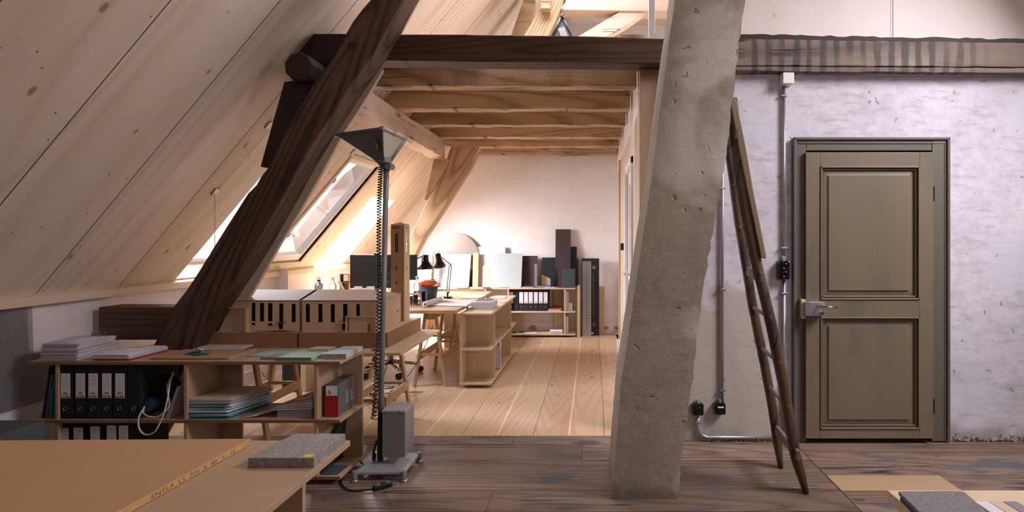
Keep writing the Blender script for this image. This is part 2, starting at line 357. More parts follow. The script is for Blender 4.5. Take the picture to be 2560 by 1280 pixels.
M['batten'] = wood('grey_brown_batten', (150, 124, 98), (100, 78, 58), 'z', lines=5, fig=.3, rough=.7, bump=.3)
M['paper'] = flat('white_paper', (226, 222, 226), .8)
_n = N('stacked_paper_edges', .8); _n.color(_n.mix(_n.sm(_n.noise(_n.coords(scale=(.3, .3, 30)), 14, 3, .7), .3, .75), lin((228, 224, 228)), lin((168, 164, 172)))); M['papers'] = _n.m
M['paperw'] = flat('warm_paper', (206, 190, 178), .8, 0, .05, 12)
M['paperg'] = flat('grey_paper_edge', (170, 166, 170), .8, 0, .1, 90)
M['teal'] = flat('teal_folder', (40, 120, 140), .7)
M['blue'] = flat('blue_plastic', (24, 70, 170), .4)
M['green'] = flat('green_plastic', (22, 110, 60), .4)
M['pink'] = flat('pink_plastic', (214, 104, 130), .4)
M['red'] = flat('red_card', (170, 30, 34), .5)
M['orange'] = flat('orange_cloth', (240, 100, 40), .8, 0, .1, 25)
M['flagr'] = flat('red_index_tab', (220, 70, 45), .6)
M['flagg'] = flat('green_index_tab', (60, 160, 60), .6)
M['yellow'] = flat('yellow_sticker', (222, 196, 40), .6)
M['ynote'] = flat('yellow_note', (206, 196, 110), .8)
M['mint'] = flat('mint_green_board', (150, 178, 156), .6, 0, .04)
M['mintedge'] = flat('green_board_edge', (86, 118, 84), .6)
M['terrazzo'] = speckle('grey_terrazzo', (150, 144, 136), [((182, 176, 168), .35), ((118, 110, 104), .25), ((164, 144, 130), .2), ((96, 92, 92), .14)], 100)
M['terrazzow'] = speckle('white_terrazzo', (206, 206, 216), [((150, 150, 158), .3), ((170, 166, 160), .3)], 130)
M['terredge'] = speckle('pepper_terrazzo', (170, 160, 142), [((60, 54, 46), .4), ((110, 98, 78), .3)], 150)
M['greystone'] = flat('grey_stone', (128, 122, 126), .7, 0, .12, 120)
M['felt'] = speckle('mottled_grey_carpet', (126, 120, 124), [((104, 98, 104), .5), ((146, 140, 144), .4)], 160, .95)
M['dkbrown'] = flat('dark_brown_board', (62, 44, 44), .7)
M['dkgreen'] = flat('black_green_board', (24, 34, 36), .5)
M['slate'] = flat('slate_board', (62, 74, 80), .6)
M['palegreen'] = flat('pale_grey_green_board', (172, 178, 174), .7)
M['palegrey'] = flat('pale_grey_card', (176, 166, 160), .7)
M['palewhite'] = flat('white_card', (212, 206, 212), .7)
M['beige'] = flat('beige_card', (200, 174, 150), .7)
M['glass'] = glassm('clear_glass')
M['pane'] = glassm('window_glass', thin=True)
M['water'] = glassm('water', ior=1.33)
M['screen'] = flat('switched_off_screen', (40, 44, 42), .28)
M['mirror'] = flat('satin_steel_disc', (176, 166, 158), .38, .8)
M['bag'] = flat('black_cloth', (14, 14, 16), .9)
M['bluecloth'] = flat('dark_blue_cloth', (36, 62, 92), .8)
M['crate'] = flat('grey_board', (84, 86, 86), .7, 0, .05)
M['twig'] = flat('dry_twig', (120, 94, 56), .8)
m = N('perforated_sheet', .45, .5); v = m.coords(rot=(PI/4, 0, 0), scale=(0, 1, 1)); vo = m.n('TexVoronoi'); m.l(v, vo.inputs['Vector'])
vo.inputs['Scale'].default_value = 118; vo.inputs['Randomness'].default_value = 0.0; m.color(lin((70, 72, 76)))
tb = m.n('BsdfTransparent'); mx = m.n('MixShader'); f = m.math('LESS_THAN', vo.outputs['Distance'], .40); m.l(f, mx.inputs[0]); m.l(m.b.outputs[0], mx.inputs[1]); m.l(tb.outputs[0], mx.inputs[2])
m.l(mx.outputs[0], m.t.nodes['Material Output'].inputs[0]); M['perf'] = m.m
# ================= THE ROOM =================
TAN = 1.2; XE = -3.33; ZE = 1.06; SL = math.sqrt(1+TAN*TAN)
def roofpt(u, y, w):       # u up the slope from the eave, w outward thickness
    return Vector((XE+u/SL-w*TAN/SL, y, ZE+u*TAN/SL+w/SL))
RM = Matrix(((1/SL, 0, -TAN/SL, XE), (0, 1, 0, 0), (TAN/SL, 0, 1/SL, ZE), (0, 0, 0, 1)))
def slabs(mb, u0, u1, y0, y1, holes, T, MX):
    ys = sorted({y0, y1, *[h[2] for h in holes], *[h[3] for h in holes]})
    for a, b in zip(ys, ys[1:]):
        cut = sorted([(h[0], h[1]) for h in holes if h[2] <= a+1e-6 and h[3] >= b-1e-6])
        c = u0
        for p, q in cut:
            if p > c: mb.box(c, p, a, b, 0, T, MX)
            c = q
        if c < u1: mb.box(c, u1, a, b, 0, T, MX)
URIDGE = (0.85-XE)*SL
holes = [(.03, 1.12, 4.29, 5.0), (.12, 1.48, 5.33, 6.0), (.03, 1.1, 6.43, 7.15)]
holes.append((3.9, 5.3, 3.98, 4.92))  # invented opening, lets the added light onto the rear floor
mb = MB(); slabs(mb, -.12, URIDGE, -2.0, 8.0, holes, .24, RM)
roof = struct(mb.build('ceiling', M['roof']))
# right slope (mirror of the left one about the ridge), with the roof windows that light the front room and the loft
RM2 = Matrix(((-1/SL, 0, TAN/SL, 1.7-XE), (0, 1, 0, 0), (TAN/SL, 0, 1/SL, ZE), (0, 0, 0, 1)))
holes2 = [(2.05, 3.6, 1.3, 2.9), (2.25, 4.2, 4.5, 6.4)]
mb = MB(); slabs(mb, -.12, URIDGE, -2.0, 8.0, holes2, .24, RM2)
struct(mb.build('ceiling_right', M['roof']))
# knee wall, its timber trim, baseboard
struct(MB().box(-3.45, -3.35, -2, 8, 0, 1.03).build('wall_left', M['knee']))
mb = MB(); mb.prism([(-3.35, 1.005), (-3.285, 1.005), (-3.285, 1.055), (-3.325, 1.075), (-3.35, 1.075)], -2, 8); struct(mb.build('trim_1', M['roofgrey'], bevel=.003))
struct(MB().box(-3.35, -3.325, 3.9, 8, 0, .12).build('baseboard_left', M['knee'], bevel=.004))
struct(MB().box(4.95, 5.05, -2, 8, 0, 1.1).build('wall_right', M['knee']))
struct(MB().prism([(-3.6, 0), (5.3, 0), (5.3, 1.0), (.85, 6.3), (-3.6, 1.0)], 8.0, 8.15).build('wall_back', M['farwall']))
mb = MB()
mb.box(-3.6, 1.3, -2.1, -2.0, 0, 6); mb.box(2.5, 5.3, -2.1, -2.0, 0, 6); mb.box(1.3, 2.5, -2.1, -2, 0, 1.75); mb.box(1.3, 2.5, -2.1, -2, 3.05, 6)
struct(mb.build('wall_front', M['knee']))
# floors: every board its own island
XP = .35      # partition plane
def boards(mb, x0, x1, y0, y1, along, edges, z=0.0, gap=.0016, cuts=None):
    for a, b in zip(edges, edges[1:]):
        if along == 'y':
            mb.box(a+gap, b-gap, y0, y1, z-.025, z)
        else:
            mb.box(x0, x1, a+gap, b-gap, z-.025, z)
mb = MB()
struct(MB().box(-3.5, 5.1, -2.1, 8.1, -.08, -.026).build('floor_base', M['blackm']))
edges = []; x = -.17-.255*13
while x < XP+.15: edges.append(x); x += .255
boards(mb, 0, 0, 3.835, 8.0, 'y', edges)
struct(mb.build('floor_rear', M['pine']))
mb = MB()
for x in (-.17, -.68, -1.19, -1.70, -2.21, -2.72): mb.box(x-.0075, x+.0075, 3.84, 7.75, -.002, .0006)
struct(mb.build('floor_strip', M['pineputty']))
mb = MB()
left = [-2.0, -1.6, -1.25, -.9, -.6, -.25, .1, .45, .8, 1.15, 1.45, 1.75, 2.06, 2.3, 2.53, 2.77, 3.01, 3.41, 3.68, 3.832]
for i, (a, b) in enumerate(zip(left, left[1:])):
    random.seed(i*3+1); xs = [-3.4]+sorted([random.uniform(-2.6, 1.0)])+[1.378]
    if b > 2.9: xs = [-3.4, [(-.55), .2, -.07][i % 3], 1.378]
    for p, q in zip(xs, xs[1:]): mb.box(p+.001, q-.001, a+.0028, b-.0028, -.025, random.uniform(-.002, .0))
right = [-2.0, -1.6, -1.2, -.8, -.4, 0, .4, .8, 1.2, 1.5, 1.8, 2.12, 2.42, 2.64, 2.86, 3.0, 3.2, 3.54, 3.80]
for i, (a, b) in enumerate(zip(right, right[1:])):
    if abs(a-3.0) < .01: mb.box(2.055, 4.95, a+.0018, b-.0018, -.025, -.001); continue
    mb.box(1.382, 4.95, a+.0025, b-.0025, -.025, random.uniform(-.002, .0))
struct(mb.build('floor_front', M['oldfloor']))
struct(MB().box(1.384, 2.052, 3.002, 3.198, -.025, .0).build('floor_patch', M['newfloor']))
# door wall, with its opening
WY = 3.74
DX0, DX1, DZ1 = X_(1985, WY), X_(2366, WY), Z_(347, WY)
mb = MB(); ZB = 2.60
mb.box(.62, DX0+.02, WY, WY+.14, 0, ZB); mb.box(DX1-.02, 4.95, WY, WY+.14, 0, ZB); mb.box(DX0+.02, DX1-.02, WY, WY+.14, DZ1-.02, ZB)
struct(mb.build('wall_door', M['plasterwall']))
# crumbling base of the wall
mb = MB(); random.seed(5)
for i in range(150):
    x = random.uniform(2.5, 3.35) if i < 110 else random.uniform(.8, 1.32)
    s = random.uniform(.003, .012); Mc = Matrix.Translation((x, WY-random.uniform(.0, .012), abs(random.gauss(0, .022))*(1 if i < 110 else .3)+s*.4)) @ Matrix.Rotation(random.uniform(0, 3), 4, 'Y') @ Matrix.Rotation(random.uniform(-.5, .5), 4, 'Z')
    mb.box(-s*1.7, s*1.7, -s*.5, s*.4, -s*.5, s*random.uniform(.3, .8), Mc)
tag(mb.build('plaster_crumbs', M['plasterwall']), 'crumbs of broken plaster along the foot of the white wall', 'rubble', kind='stuff')
# pale board wall above the tie beam, upper right
mb = MB(); xs = [.98, X_(2226, WY+.04)-.003, X_(2226, WY+.04)+.012, 4.6]
mb.box(.98, xs[1]-.002, WY+.03, WY+.07, 2.76, 4.6); mb.box(xs[1]+.002, xs[2]-.002, WY+.032, WY+.07, 2.76, 4.6); mb.box(xs[2]+.002, 4.4, WY+.03, WY+.07, 2.76, 4.6)
struct(mb.build('wall_upper', M['panel']))
# partition along the right of the rear room (boards below, plaster band above)
struct(MB().box(XP+.02, XP+.14, 3.9, 8.0, 2.38, 2.80).build('wall_partition_band', M['farwall']))
mb = MB(); mb.box(XP+.06, XP+.14, 6.9, 8.0, 0, 2.38); struct(mb.build('wall_recess', M['farwall']))
mb = MB()
for a, b in ((3.92, 4.72), (5.62, 6.9)):
    mb.box(XP, XP+.12, a, b, 0, 2.38)
mb.box(XP, XP+.12, 4.72, 5.62, 2.10, 2.38)
struct(mb.build('wall_partition', M['roofgrey']))
struct(MB().box(XP-.015, XP+.27, 3.84, 3.92, 0, 2.66).build('trim_2', M['mdf'], bevel=.002))
struct(MB().box(XP-.02, XP+.14, 6.86, 6.93, 0, 2.40).build('trim_3', M['roofgrey'], bevel=.003))
# white door in the partition
d2 = empty('door_2', (XP+.03, 5.17, 0), 'white panelled door standing in the pale board partition', 'door'); d2['kind'] = 'structure'
mb = MB(); mb.box(0, .04, -.42, .42, .01, 2.06); mb.box(-.012, 0, -.42, -.30, .01, 2.06); mb.box(-.012, 0, .30, .42, .01, 2.06); mb.box(-.012, 0, -.3, .3, 1.94, 2.06); mb.box(-.012, 0, -.3, .3, .9, 1.02); mb.box(-.012, 0, -.3, .3, .01, .2)
mb.build('door_leaf', M['white'], d2, bevel=.002)
mb = MB(); mb.box(-.05, .03, -.48, -.42, 0, 2.12); mb.box(-.05, .03, .42, .48, 0, 2.12); mb.box(-.05, .03, -.48, .48, 2.06, 2.13); mb.build('door_frame', M['white'], d2, bevel=.003)
mb = MB(); mb.tube([(-.012, .36, 1.04), (-.06, .36, 1.04)], .009); mb.tube([(-.06, .365, 1.04), (-.06, .25, 1.04)], .009); mb.box(-.016, -.011, .34, .38, .92, .98); mb.build('door_handle', M['chrome'], d2)
MB().box(XP-.035, XP, 6.1, 6.17, 1.27, 1.35).build('wall_switch', M['black'], bevel=.008)
tag(bpy.data.objects['wall_switch'], 'small black switch on the pale board partition beside the white door', 'switch')
# baseboards of the rear wall
mb = MB(); mb.box(-3.35, .40, 7.975, 8.0, 0, .16); mb.prism([(-3.35, .16), (.40, .16), (.40, .175), (-3.35, .175)], 7.985, 8.0)
struct(mb.build('baseboard_back', M['farwall'], bevel=.003))
mb = MB(); random.seed(3)
for (cx, w) in ((X_(1333, 7.97), .07), (X_(1513, 7.97), .05), (X_(1541, 7.97), .035)):
    pts = [(cx+math.cos(a*PI/5)*w*random.uniform(.6, 1.15), .085+math.sin(a*PI/5)*w*.75*random.uniform(.6, 1.1)) for a in range(10)]
    mb.prism(pts, 7.971, 7.9755)
struct(mb.build('trim_patch', flat('exposed_clay', (176, 138, 84), .9, 0, .2, 60)))
struct(MB().box(XP-.045, XP+.02, 6.2, 6.86, 0, .13).build('baseboard_right', M['white'], bevel=.004))

# ---------------- roof windows ----------------
def skylight(n, u0, u1, y0, y1, glassw, frame=.05, face=False):
    r = empty('window_%d' % n, roofpt((u0+u1)/2, (y0+y1)/2, 0), ['', 'narrow roof window behind the leaning dark post, its lower end in view', 'framed roof window with a reflecting pane, right of the dark post', 'frameless bright roof window left of the computer screen'][n], 'window'); r['kind'] = 'structure'
    L = r.location; TM = Matrix.Translation(-L) @ RM
    mb = MB()
    if face:
        f = .045; mb.box(u0-f, u1+f, y0-f, y0, -.012, .02, TM); mb.box(u0-f, u1+f, y1, y1+f, -.012, .02, TM); mb.box(u0-f, u0, y0, y1, -.012, .02, TM); mb.box(u1, u1+f, y0, y1, -.012, .02, TM)
        mb.build('window_casing', M['roofgrey'], r, bevel=.002)
        mb = MB(); g = .05
        mb.box(u0, u1, y0, y0+g, .02, .07, TM); mb.box(u0, u1, y1-g, y1, .02, .07, TM); mb.box(u0, u0+.09, y0+g, y1-g, .02, .07, TM); mb.box(u1-.06, u1, y0+g, y1-g, .02, .07, TM)
        mb.build('window_sash', M['white'], r, bevel=.004)
        MB().box(u0+.08, u1-.05, y0+g-.01, y1-g+.01, .043, .047, TM).build('window_pane', M['pane'], r)
        for uu in (.35, 1.05):
            MB().box(u0+uu, u0+uu+.05, y0+.01, y0+.03, -.015, .03, TM).build('window_catch', M['steel'], r, bevel=.003)
    else:
        mb.box(u0, u1, y0, y0+frame, glassw, glassw+.06, TM); mb.box(u0, u1, y1-frame, y1, glassw, glassw+.06, TM); mb.box(u0, u0+frame, y0+frame, y1-frame, glassw, glassw+.06, TM); mb.box(u1-frame, u1, y0+frame, y1-frame, glassw, glassw+.06, TM)
        mb.build('window_frame', M['white'], r, bevel=.003)
        MB().box(u0+.04, u1-.04, y0+.04, y1-.04, glassw+.028, glassw+.032, TM).build('window_pane', M['pane'], r)
skylight(1, *holes[0], .17); skylight(2, *holes[1], 0, face=True); skylight(3, *holes[2], .17)
# wires that hold lamps: small brackets on the roof
def bracket(px, py, wirez, label):
    a = (px-CX)/F; b = (CY-py)/F; Y = (ZE-TAN*XE-CH)/(b-TAN*a); p = Vector((a*Y, Y, CH+b*Y))
    r = empty('wire_bracket', p, label, 'bracket', 'small steel wire brackets on the sloping boards')
    MB().box(-.03, .03, -.022, .022, -.012, .0, Matrix.Rotation(-math.atan(1.2), 4, 'Y')).build('bracket_plate', M['steel'], r, bevel=.002)
    MB().sphere((-.01, 0, .0), .008).build('bracket_bolt', M['chrome'], r)
    if wirez: MB().tube([(-.0, 0, -.01), (-.0, 0, wirez-p.z)], .0017, 5).build('wire', M['steel'], r)
    MB().tube([(0, 0, -.01), tuple(Vector((.62, .03, .72)))], .0017, 5).build('wire', M['steel'], r)
    return r
bracket(537, 478, 1.07, 'steel bracket with a hanging wire on the sloping boards, beside the dark post')
bracket(671, 312, 0, 'steel bracket on the sloping boards at the edge of the dark wedge block')
bracket(881, 381, 0, 'steel bracket above the framed roof window, below the tall lamp head')

# ---------------- timber frame ----------------
def px_prism(pts, Y0, d, name, mat, label, cat, taper=None, parent=None, bevel=.006, group=None):
    P = [(X_(x, Y0), Z_(y, Y0)) for x, y in pts]
    mb = MB(); mb.prism(P, Y0, Y0+d); c = Vector((sum(p[0] for p in P)/len(P), Y0, min(p[1] for p in P)))
    o = mb.build(name, mat, parent, bevel=bevel)
    if cat: tag(o, label, cat, group)
    return o
# main dark post: front outline, rear outline slightly smaller
Y0 = 3.45
lf = [(960, -60), (930, -6), (905, 22), (882, 52), (866, 80), (838, 135), (806, 180), (782, 213), (757, 255), (731, 296), (704, 350), (672, 416), (652, 440), (640, 462), (619, 483), (600, 513), (566, 566), (534, 617), (500, 672), (469, 720), (436, 763), (415, 800), (390, 850), (350, 925), (300, 1010), (250, 1090), (222, 1137)]
rt = [(350, 1137), (400, 1050), (440, 960), (480, 880), (520, 800), (556, 739), (594, 683), (640, 611), (668, 560), (698, 508), (735, 440), (772, 375), (800, 330), (833, 280), (862, 235), (895, 185), (930, 140), (950, 105), (975, 62), (992, 28), (1013, -10), (1050, -75)]
px_prism(lf+rt, Y0, .19, 'leaning_post', M['oak'], 'long dark brown leaning roof post with twisting grain, nearest of the leaning timbers', 'beam', bevel=.010)
MB().cyl(W(876, 110, Y0-.004), .019, .02, (0, 1, 0), 10).build('peg', M['oakdark'], bpy.data.objects['leaning_post'])
px_prism([(1047, -15), (1062, -40), (1020, -40), (975, 40), (975, 70), (985, 82), (995, 82)], 3.643, .06, 'post_splice', M['brace'], 'pale timber cheek behind the top of the dark leaning post', 'beam')
px_prism([(948, 160), (934, 172), (780, 430), (690, 590), (620, 700), (560, 800), (588, 800), (640, 716), (700, 610), (742, 540), (800, 440), (860, 330), (905, 262), (957, 175)], 3.645, .03, 'furring_board', M['roofgrey'], 'thin pale board fixed behind the dark leaning post', 'board', bevel=.002)
px_prism([(710, 204), (748, 200), (782, 204), (786, 214), (735, 300), (690, 420), (650, 417), (680, 310)], 3.53, .13, 'wedge_block', M['oakdark'], 'dark wedge block between the round purlin end and the leaning post', 'beam')
# main tie beam, ragged lower arris
mb = MB(); random.seed(11)
Yb = 3.71
top = [(X_(765, Yb)+.0, Z_(84, Yb)), (-.9, Z_(86, Yb)), (0, Z_(90, Yb)), (X_(1650, Yb), Z_(96, Yb)), (.98, Z_(88, Yb))]
botx = [(.98, Z_(176, Yb)), (.5, Z_(160, Yb)), (0, Z_(156, Yb)), (-.8, Z_(154, Yb)), (-1.55, Z_(150, Yb)), (-2.15, Z_(147, Yb))]
mb.prism(top+botx, Yb, Yb+.17)
tie = tag(mb.build('tie_beam', M['oakx'], bevel=.008), 'dark brown tie beam with long cracks across the opening to the rear room', 'beam')
random.seed(21)
def ragged(x0, z0, x1, z1, n, a): return [(x0+(x1-x0)*i/n, z0+(z1-z0)*i/n+random.uniform(-a, a)) for i in range(n+1)]
Yr = 3.655; x0, x1 = .93, 3.85
P = ragged(x0, Z_(96, Yr), x1, Z_(112, Yr), 40, .002)+ragged(x1, Z_(170, Yr), x0, Z_(163, Yr), 40, .003)
rb = empty('weathered_beam', (x0, Yr, 2.6), 'grey weathered beam with dark stripes above the plastered wall and door', 'beam')
def rel(o, r): o.location = -Vector(r.location); return o
rel(MB().prism(P, Yr, Yr+.2).build('beam_face', M['joistb'], rb, bevel=.006), rb)
P = ragged(x0, Z_(84, Yr), x1, Z_(102, Yr), 60, .006)+ragged(x1, Z_(111, Yr), x0, Z_(95, Yr), 30, .001)
rel(MB().prism(P, Yr+.012, Yr+.17).build('charred_edge', M['oakdark'], rb), rb)
P = ragged(x0, Z_(165, Yr), x1, Z_(172, Yr), 40, .002)+ragged(x1, Z_(184, Yr), x0, Z_(176, Yr), 40, .003)
rel(MB().prism(P, Yr+.006, Yr+.15).build('lower_fillet', M['joistb'], rb), rb)
# stub of the tie beam left of the post, round purlin
px_prism([(770, 84), (870, 84), (840, 170), (790, 150), (734, 126)], 3.66, .19, 'tie_beam_end', M['oakdark'], 'blackened end of the tie beam left of the leaning post', 'beam')
mb = MB(); mb.lathe([(.001, 0), (.084, .0), (.094, .012), (.096, .3), (.096, .34), (.001, .34)], W(745, 165, 3.44), (0, 1, 0), 9, False)
tag(mb.build('round_purlin_end', M['oakdark'], bevel=.004), 'blackened round purlin end left of the leaning post', 'beam')
mb = MB(); n = 26; random.seed(8); vs = []; fs = []
xa, xb, za, zb = -1.90, -1.80, 2.405, 2.62
prev = None
for i in range(n+1):
    y = 3.80+(6.74-3.80)*i/n; j = [random.uniform(-.006, .006) for _ in range(8)]
    vs += [(-2.03, y, za+j[0]), (-1.845+j[1], y, za+j[2]), (-1.845+j[3], y, zb+j[4]), (-2.03, y, zb+j[6])]
for i in range(n):
    a = i*4; fs += [[a+k, a+(k+1) % 4, a+4+(k+1) % 4, a+4+k] for k in range(4)]
fs += [[0, 1, 2, 3], [n*4+3, n*4+2, n*4+1, n*4]]
mb.add(vs, fs); tag(mb.build('purlin', M['purlin']), 'pale limewashed purlin carrying the joist ends along the sloping ceiling', 'beam')
# ceiling joists of the rear room and boards above them
random.seed(4)
jy = [4.31, 5.07, 5.78, 6.48, 7.13, 7.82]
jl = ['brown ceiling joist next behind the dark tie beam', 'brown ceiling joist, second behind the dark tie beam', 'brown ceiling joist with a long crack, third behind the dark tie beam', 'brown ceiling joist, fourth behind the dark tie beam', 'brown ceiling joist resting above the pale leaning brace', 'last brown ceiling joist beside the rear wall']
for k, y in enumerate(jy):
    n = 24; vs = []; fs = []; z1 = 2.82; xl = -2.02 if k else -1.98
    zt = 2.84
    for i in range(n+1):
        x = xl+(XP-xl)*i/n; j = [random.uniform(-.005, .005) for _ in range(6)]; lift = .0 if i else .05
        vs += [(x, y+j[0], 2.62+j[1]+lift), (x, y+.13+j[2], 2.62+j[3]+lift), (x, y+.13, zt), (x, y+j[4]*.6, zt)]
    for i in range(n):
        a = i*4; fs += [[a+q, a+(q+1) % 4, a+4+(q+1) % 4, a+4+q] for q in range(4)]
    fs += [[3, 2, 1, 0], [n*4, n*4+1, n*4+2, n*4+3]]
    mb = MB(); mb.add(vs, fs); o = mb.build('ceiling_joist', M['joist'], bevel=.004); tag(o, jl[k], 'beam', 'brown ceiling joists of the rear room')
struct(MB().box(-1.95, 4.4, 4.9, 8.0, 2.845, 2.875).build('ceiling_boards', M['roofgrey']))
struct(MB().box(-1.95, -.9, 3.90, 4.9, 2.845, 2.875).build('ceiling_boards_left', M['roofgrey']))  # boards stop short here, leaving a gap for the added light
struct(MB().box(.2, 4.4, 3.90, 4.9, 2.845, 2.875).build('ceiling_boards_right', M['roofgrey']))
# far leaning brace
Yf = 6.76
px_prism([(1128, 366), (1199, 366), (1173, 420), (1120, 505), (1060, 595), (1036, 640), (1010, 690), (960, 760), (925, 760), (970, 690), (1010, 622), (1060, 520), (1100, 440)], Yf, .17, 'far_leaning_brace', M['brace'], 'pale leaning brace at the rear wall below the joists', 'beam', bevel=.008)
px_prism([(1117, 396), (1085, 396), (1060, 500), (1100, 435)], 6.60, .14, 'brace_block', M['joist'], 'brown block under the purlin end beside the pale leaning brace', 'beam')
# dark beam stub on the knee wall left of the post
px_prism([(246, 768), (470, 768), (470, 850), (246, 850)], 3.60, .18, 'dark_beam_stub', M['oakx'], 'brown squared beam stub between the white low wall and the leaning post', 'beam', bevel=.006)
# plastered leaning pillar
fl = [(1716, -260), (1690, -20), (1687, 0), (1666, 155), (1649, 285), (1630, 440), (1612, 560), (1590, 700), (1568, 860), (1552, 960), (1541, 1100), (1533, 1200), (1530, 1247)]
fr = [(1693, 1247), (1703, 1140), (1711, 1090), (1720, 1040), (1736, 920), (1747, 800), (1764, 690), (1778, 600), (1791, 520), (1813, 400), (1831, 250), (1839, 170), (1851, 85), (1862, 0), (1864, -20), (1892, -260)]
def zs(side, n):      # resample outline by height
    a = side[0][1]; b = side[-1][1]; out = []
    for i in range(n+1):
        y = a+(b-a)*i/n
        for (x0, y0), (x1, y1) in zip(side, side[1:]):
            if min(y0, y1)-1e-6 <= y <= max(y0, y1)+1e-6:
                t = 0 if y1 == y0 else (y-y0)/(y1-y0); out.append((x0+(x1-x0)*t, y)); break
    return out
n = 70; random.seed(31); L = zs(fl, n); R = zs(fr[::-1], n); vs = []; fs = []; m_ = 10
Yp = 2.905
for i in range(n+1):
    z = Z_(L[i][1], Yp); xl = X_(L[i][0], Yp)+random.uniform(-.0015, .0015); xr = X_(R[i][0], Yp)+random.uniform(-.006, .006)
    if i == n: z = 0.0
    t = i/n; d = .36+.16*t
    ring = [(xl, Yp+.0005, z)]+[(xl+(xr-xl)*k/m_, Yp-.004*math.sin(PI*k/m_)+random.uniform(-.0003, .0003), z) for k in range(1, m_)]+[(xr, Yp+.001, z)]
    ring += [(xr+.005, Yp+d*.5, z), (xr, Yp+d, z), (xl, Yp+d, z), (xl-.004, Yp+d*.5, z)]
    vs += ring
q = len(ring)
for i in range(n): fs += [[i*q+k, i*q+(k+1) % q, (i+1)*q+(k+1) % q, (i+1)*q+k] for k in range(q)]
fs += [list(range(q)), [n*q+k for k in range(q)][::-1]]
mb = MB(); mb.add(vs, fs); tag(mb.build('plastered_pillar', M['pillar']), 'rough grey plastered leaning pillar from floor to ceiling in front of the door wall', 'pillar')

# ---------------- loft seen over the tie beam ----------------
YL = 5.5
px_prism([(1400, -30), (1415, 3), (1402, 20), (1410, 25), (1640, 28), (1760, 28), (1760, -40)], YL, .2, 'collar_beam', M['loftbeam'], 'pale horizontal collar beam high in the loft', 'beam', bevel=.006)
px_prism([(1551, 28), (1612, 30), (1570, 60), (1480, 112), (1405, 112), (1450, 88)], YL+.02, .14, 'loft_brace', M['loftbeam'], 'pale diagonal brace in the loft rising to the right', 'beam')
px_prism([(1353, 18), (1385, -30), (1440, -40), (1413, 0), (1375, 86), (1365, 108), (1300, 108), (1312, 85)], YL+.05, .16, 'loft_post', M['brace'], 'wide brown leaning plank post in the loft beside the grey lamp head', 'beam')
px_prism([(1310, -4), (1338, -4), (1336, 22), (1312, 86), (1305, 108), (1272, 108), (1278, 86)], YL+.45, .10, 'loft_strut', M['joist'], 'narrow brown strut, leftmost timber in the loft', 'beam')
px_prism([(1347, -30), (1375, -30), (1375, 21), (1352, 21)], YL-.06, .10, 'loft_stub', M['joist'], 'short brown stub hanging at the top of the loft post', 'beam')
struct(MB().box(-1.2, 4.0, 7.6, 7.65, 2.875, 4.4).build('wall_loft', flat('grey_beige_gable', (176, 166, 156), .9, 0, .03, 2)))
struct(MB().box(-1.0, 4.0, 7.55, 7.6, 3.70, 3.95).build('trim_4', M['roofgrey']))
# white glazed screen in the loft
w4 = empty('window_4', (X_(1627, 3.8), 3.8, 2.83), 'white framed glass screen in the loft beside the plastered pillar', 'window'); w4['kind'] = 'structure'
mb = MB(); mb.box(-.012, .03, 0, .05, -.04, 1.6); mb.box(.55, .60, 0, .05, -.04, 1.6); mb.box(.03, .55, 0, .05, -.04, .02); mb.box(.03, .55, 0, .05, 1.5, 1.6); mb.build('window_frame', M['white'], w4, bevel=.003)
MB().box(.02, .56, .02, .026, 0, 1.52).build('window_pane', M['pane'], w4)
# conduits, boxes and sockets on the door wall
def conduit(pts, label, group='steel conduits on the plastered wall', clips=()):
    r = empty('conduit', pts[0], label, 'pipe', group); o = Vector(pts[0])
    MB().tube([Vector(p)-o for p in pts], .0105, 10).build('pipe', M['conduit'], r)
    for c in clips:
        c = Vector(c)-o; MB().box(c.x-.022, c.x+.022, c.y-.014, c.y+.016, c.z-.006, c.z+.006).build('pipe_clip', M['steel'], r, bevel=.002)
    return r
yc = WY-.016
cA = X_(1806, yc); cB = X_(1960, yc); zb = Z_(1100, yc)
conduit([(cA, yc, 2.55), (cA, yc, Z_(1012, yc))], 'vertical steel pipe running down to the right-hand low socket', clips=[(cA, yc, Z_(p, yc)) for p in (470, 724, 975)])
conduit([(cB, yc, Z_(212, yc)), (cB, yc, Z_(640, yc))], 'steel pipe from the white box down to the double socket', clips=[(cB, yc, Z_(p, yc)) for p in (240, 620)])
conduit([(cB, yc, Z_(700, yc)), (cB, yc, .02)], 'steel pipe below the double socket, behind the ladder', clips=[(cB, yc, Z_(p, yc)) for p in (733, 1036)])
cC = X_(1745, yc); R_ = .075
arc = [(cC+R_-R_*math.cos(a), yc, .032+R_-R_*math.sin(a)) for a in [i*PI/16 for i in range(9)]]
conduit([(cC, yc, Z_(1042, yc))]+arc+[(X_(1955, yc), yc, .032)], 'bent steel pipe from the left low socket along the floor', clips=[(cC, yc, Z_(1055, yc)), (X_(1790, yc), yc, .032), (X_(1897, yc), yc, .032)])
conduit([(X_(1990, 3.73), WY-.012, Z_(183, WY-.01)), (3.3, WY-.012, Z_(190, WY-.01))], 'thin pale steel pipe along the underside of the weathered beam')
jb = tag(MB().box(X_(1957, WY-.07), X_(1985, WY-.07), WY-.075, WY, Z_(209, WY-.07), Z_(181, WY-.07)).build('junction_box', M['white'], bevel=.004), 'white square junction box under the weathered beam', 'junction box')
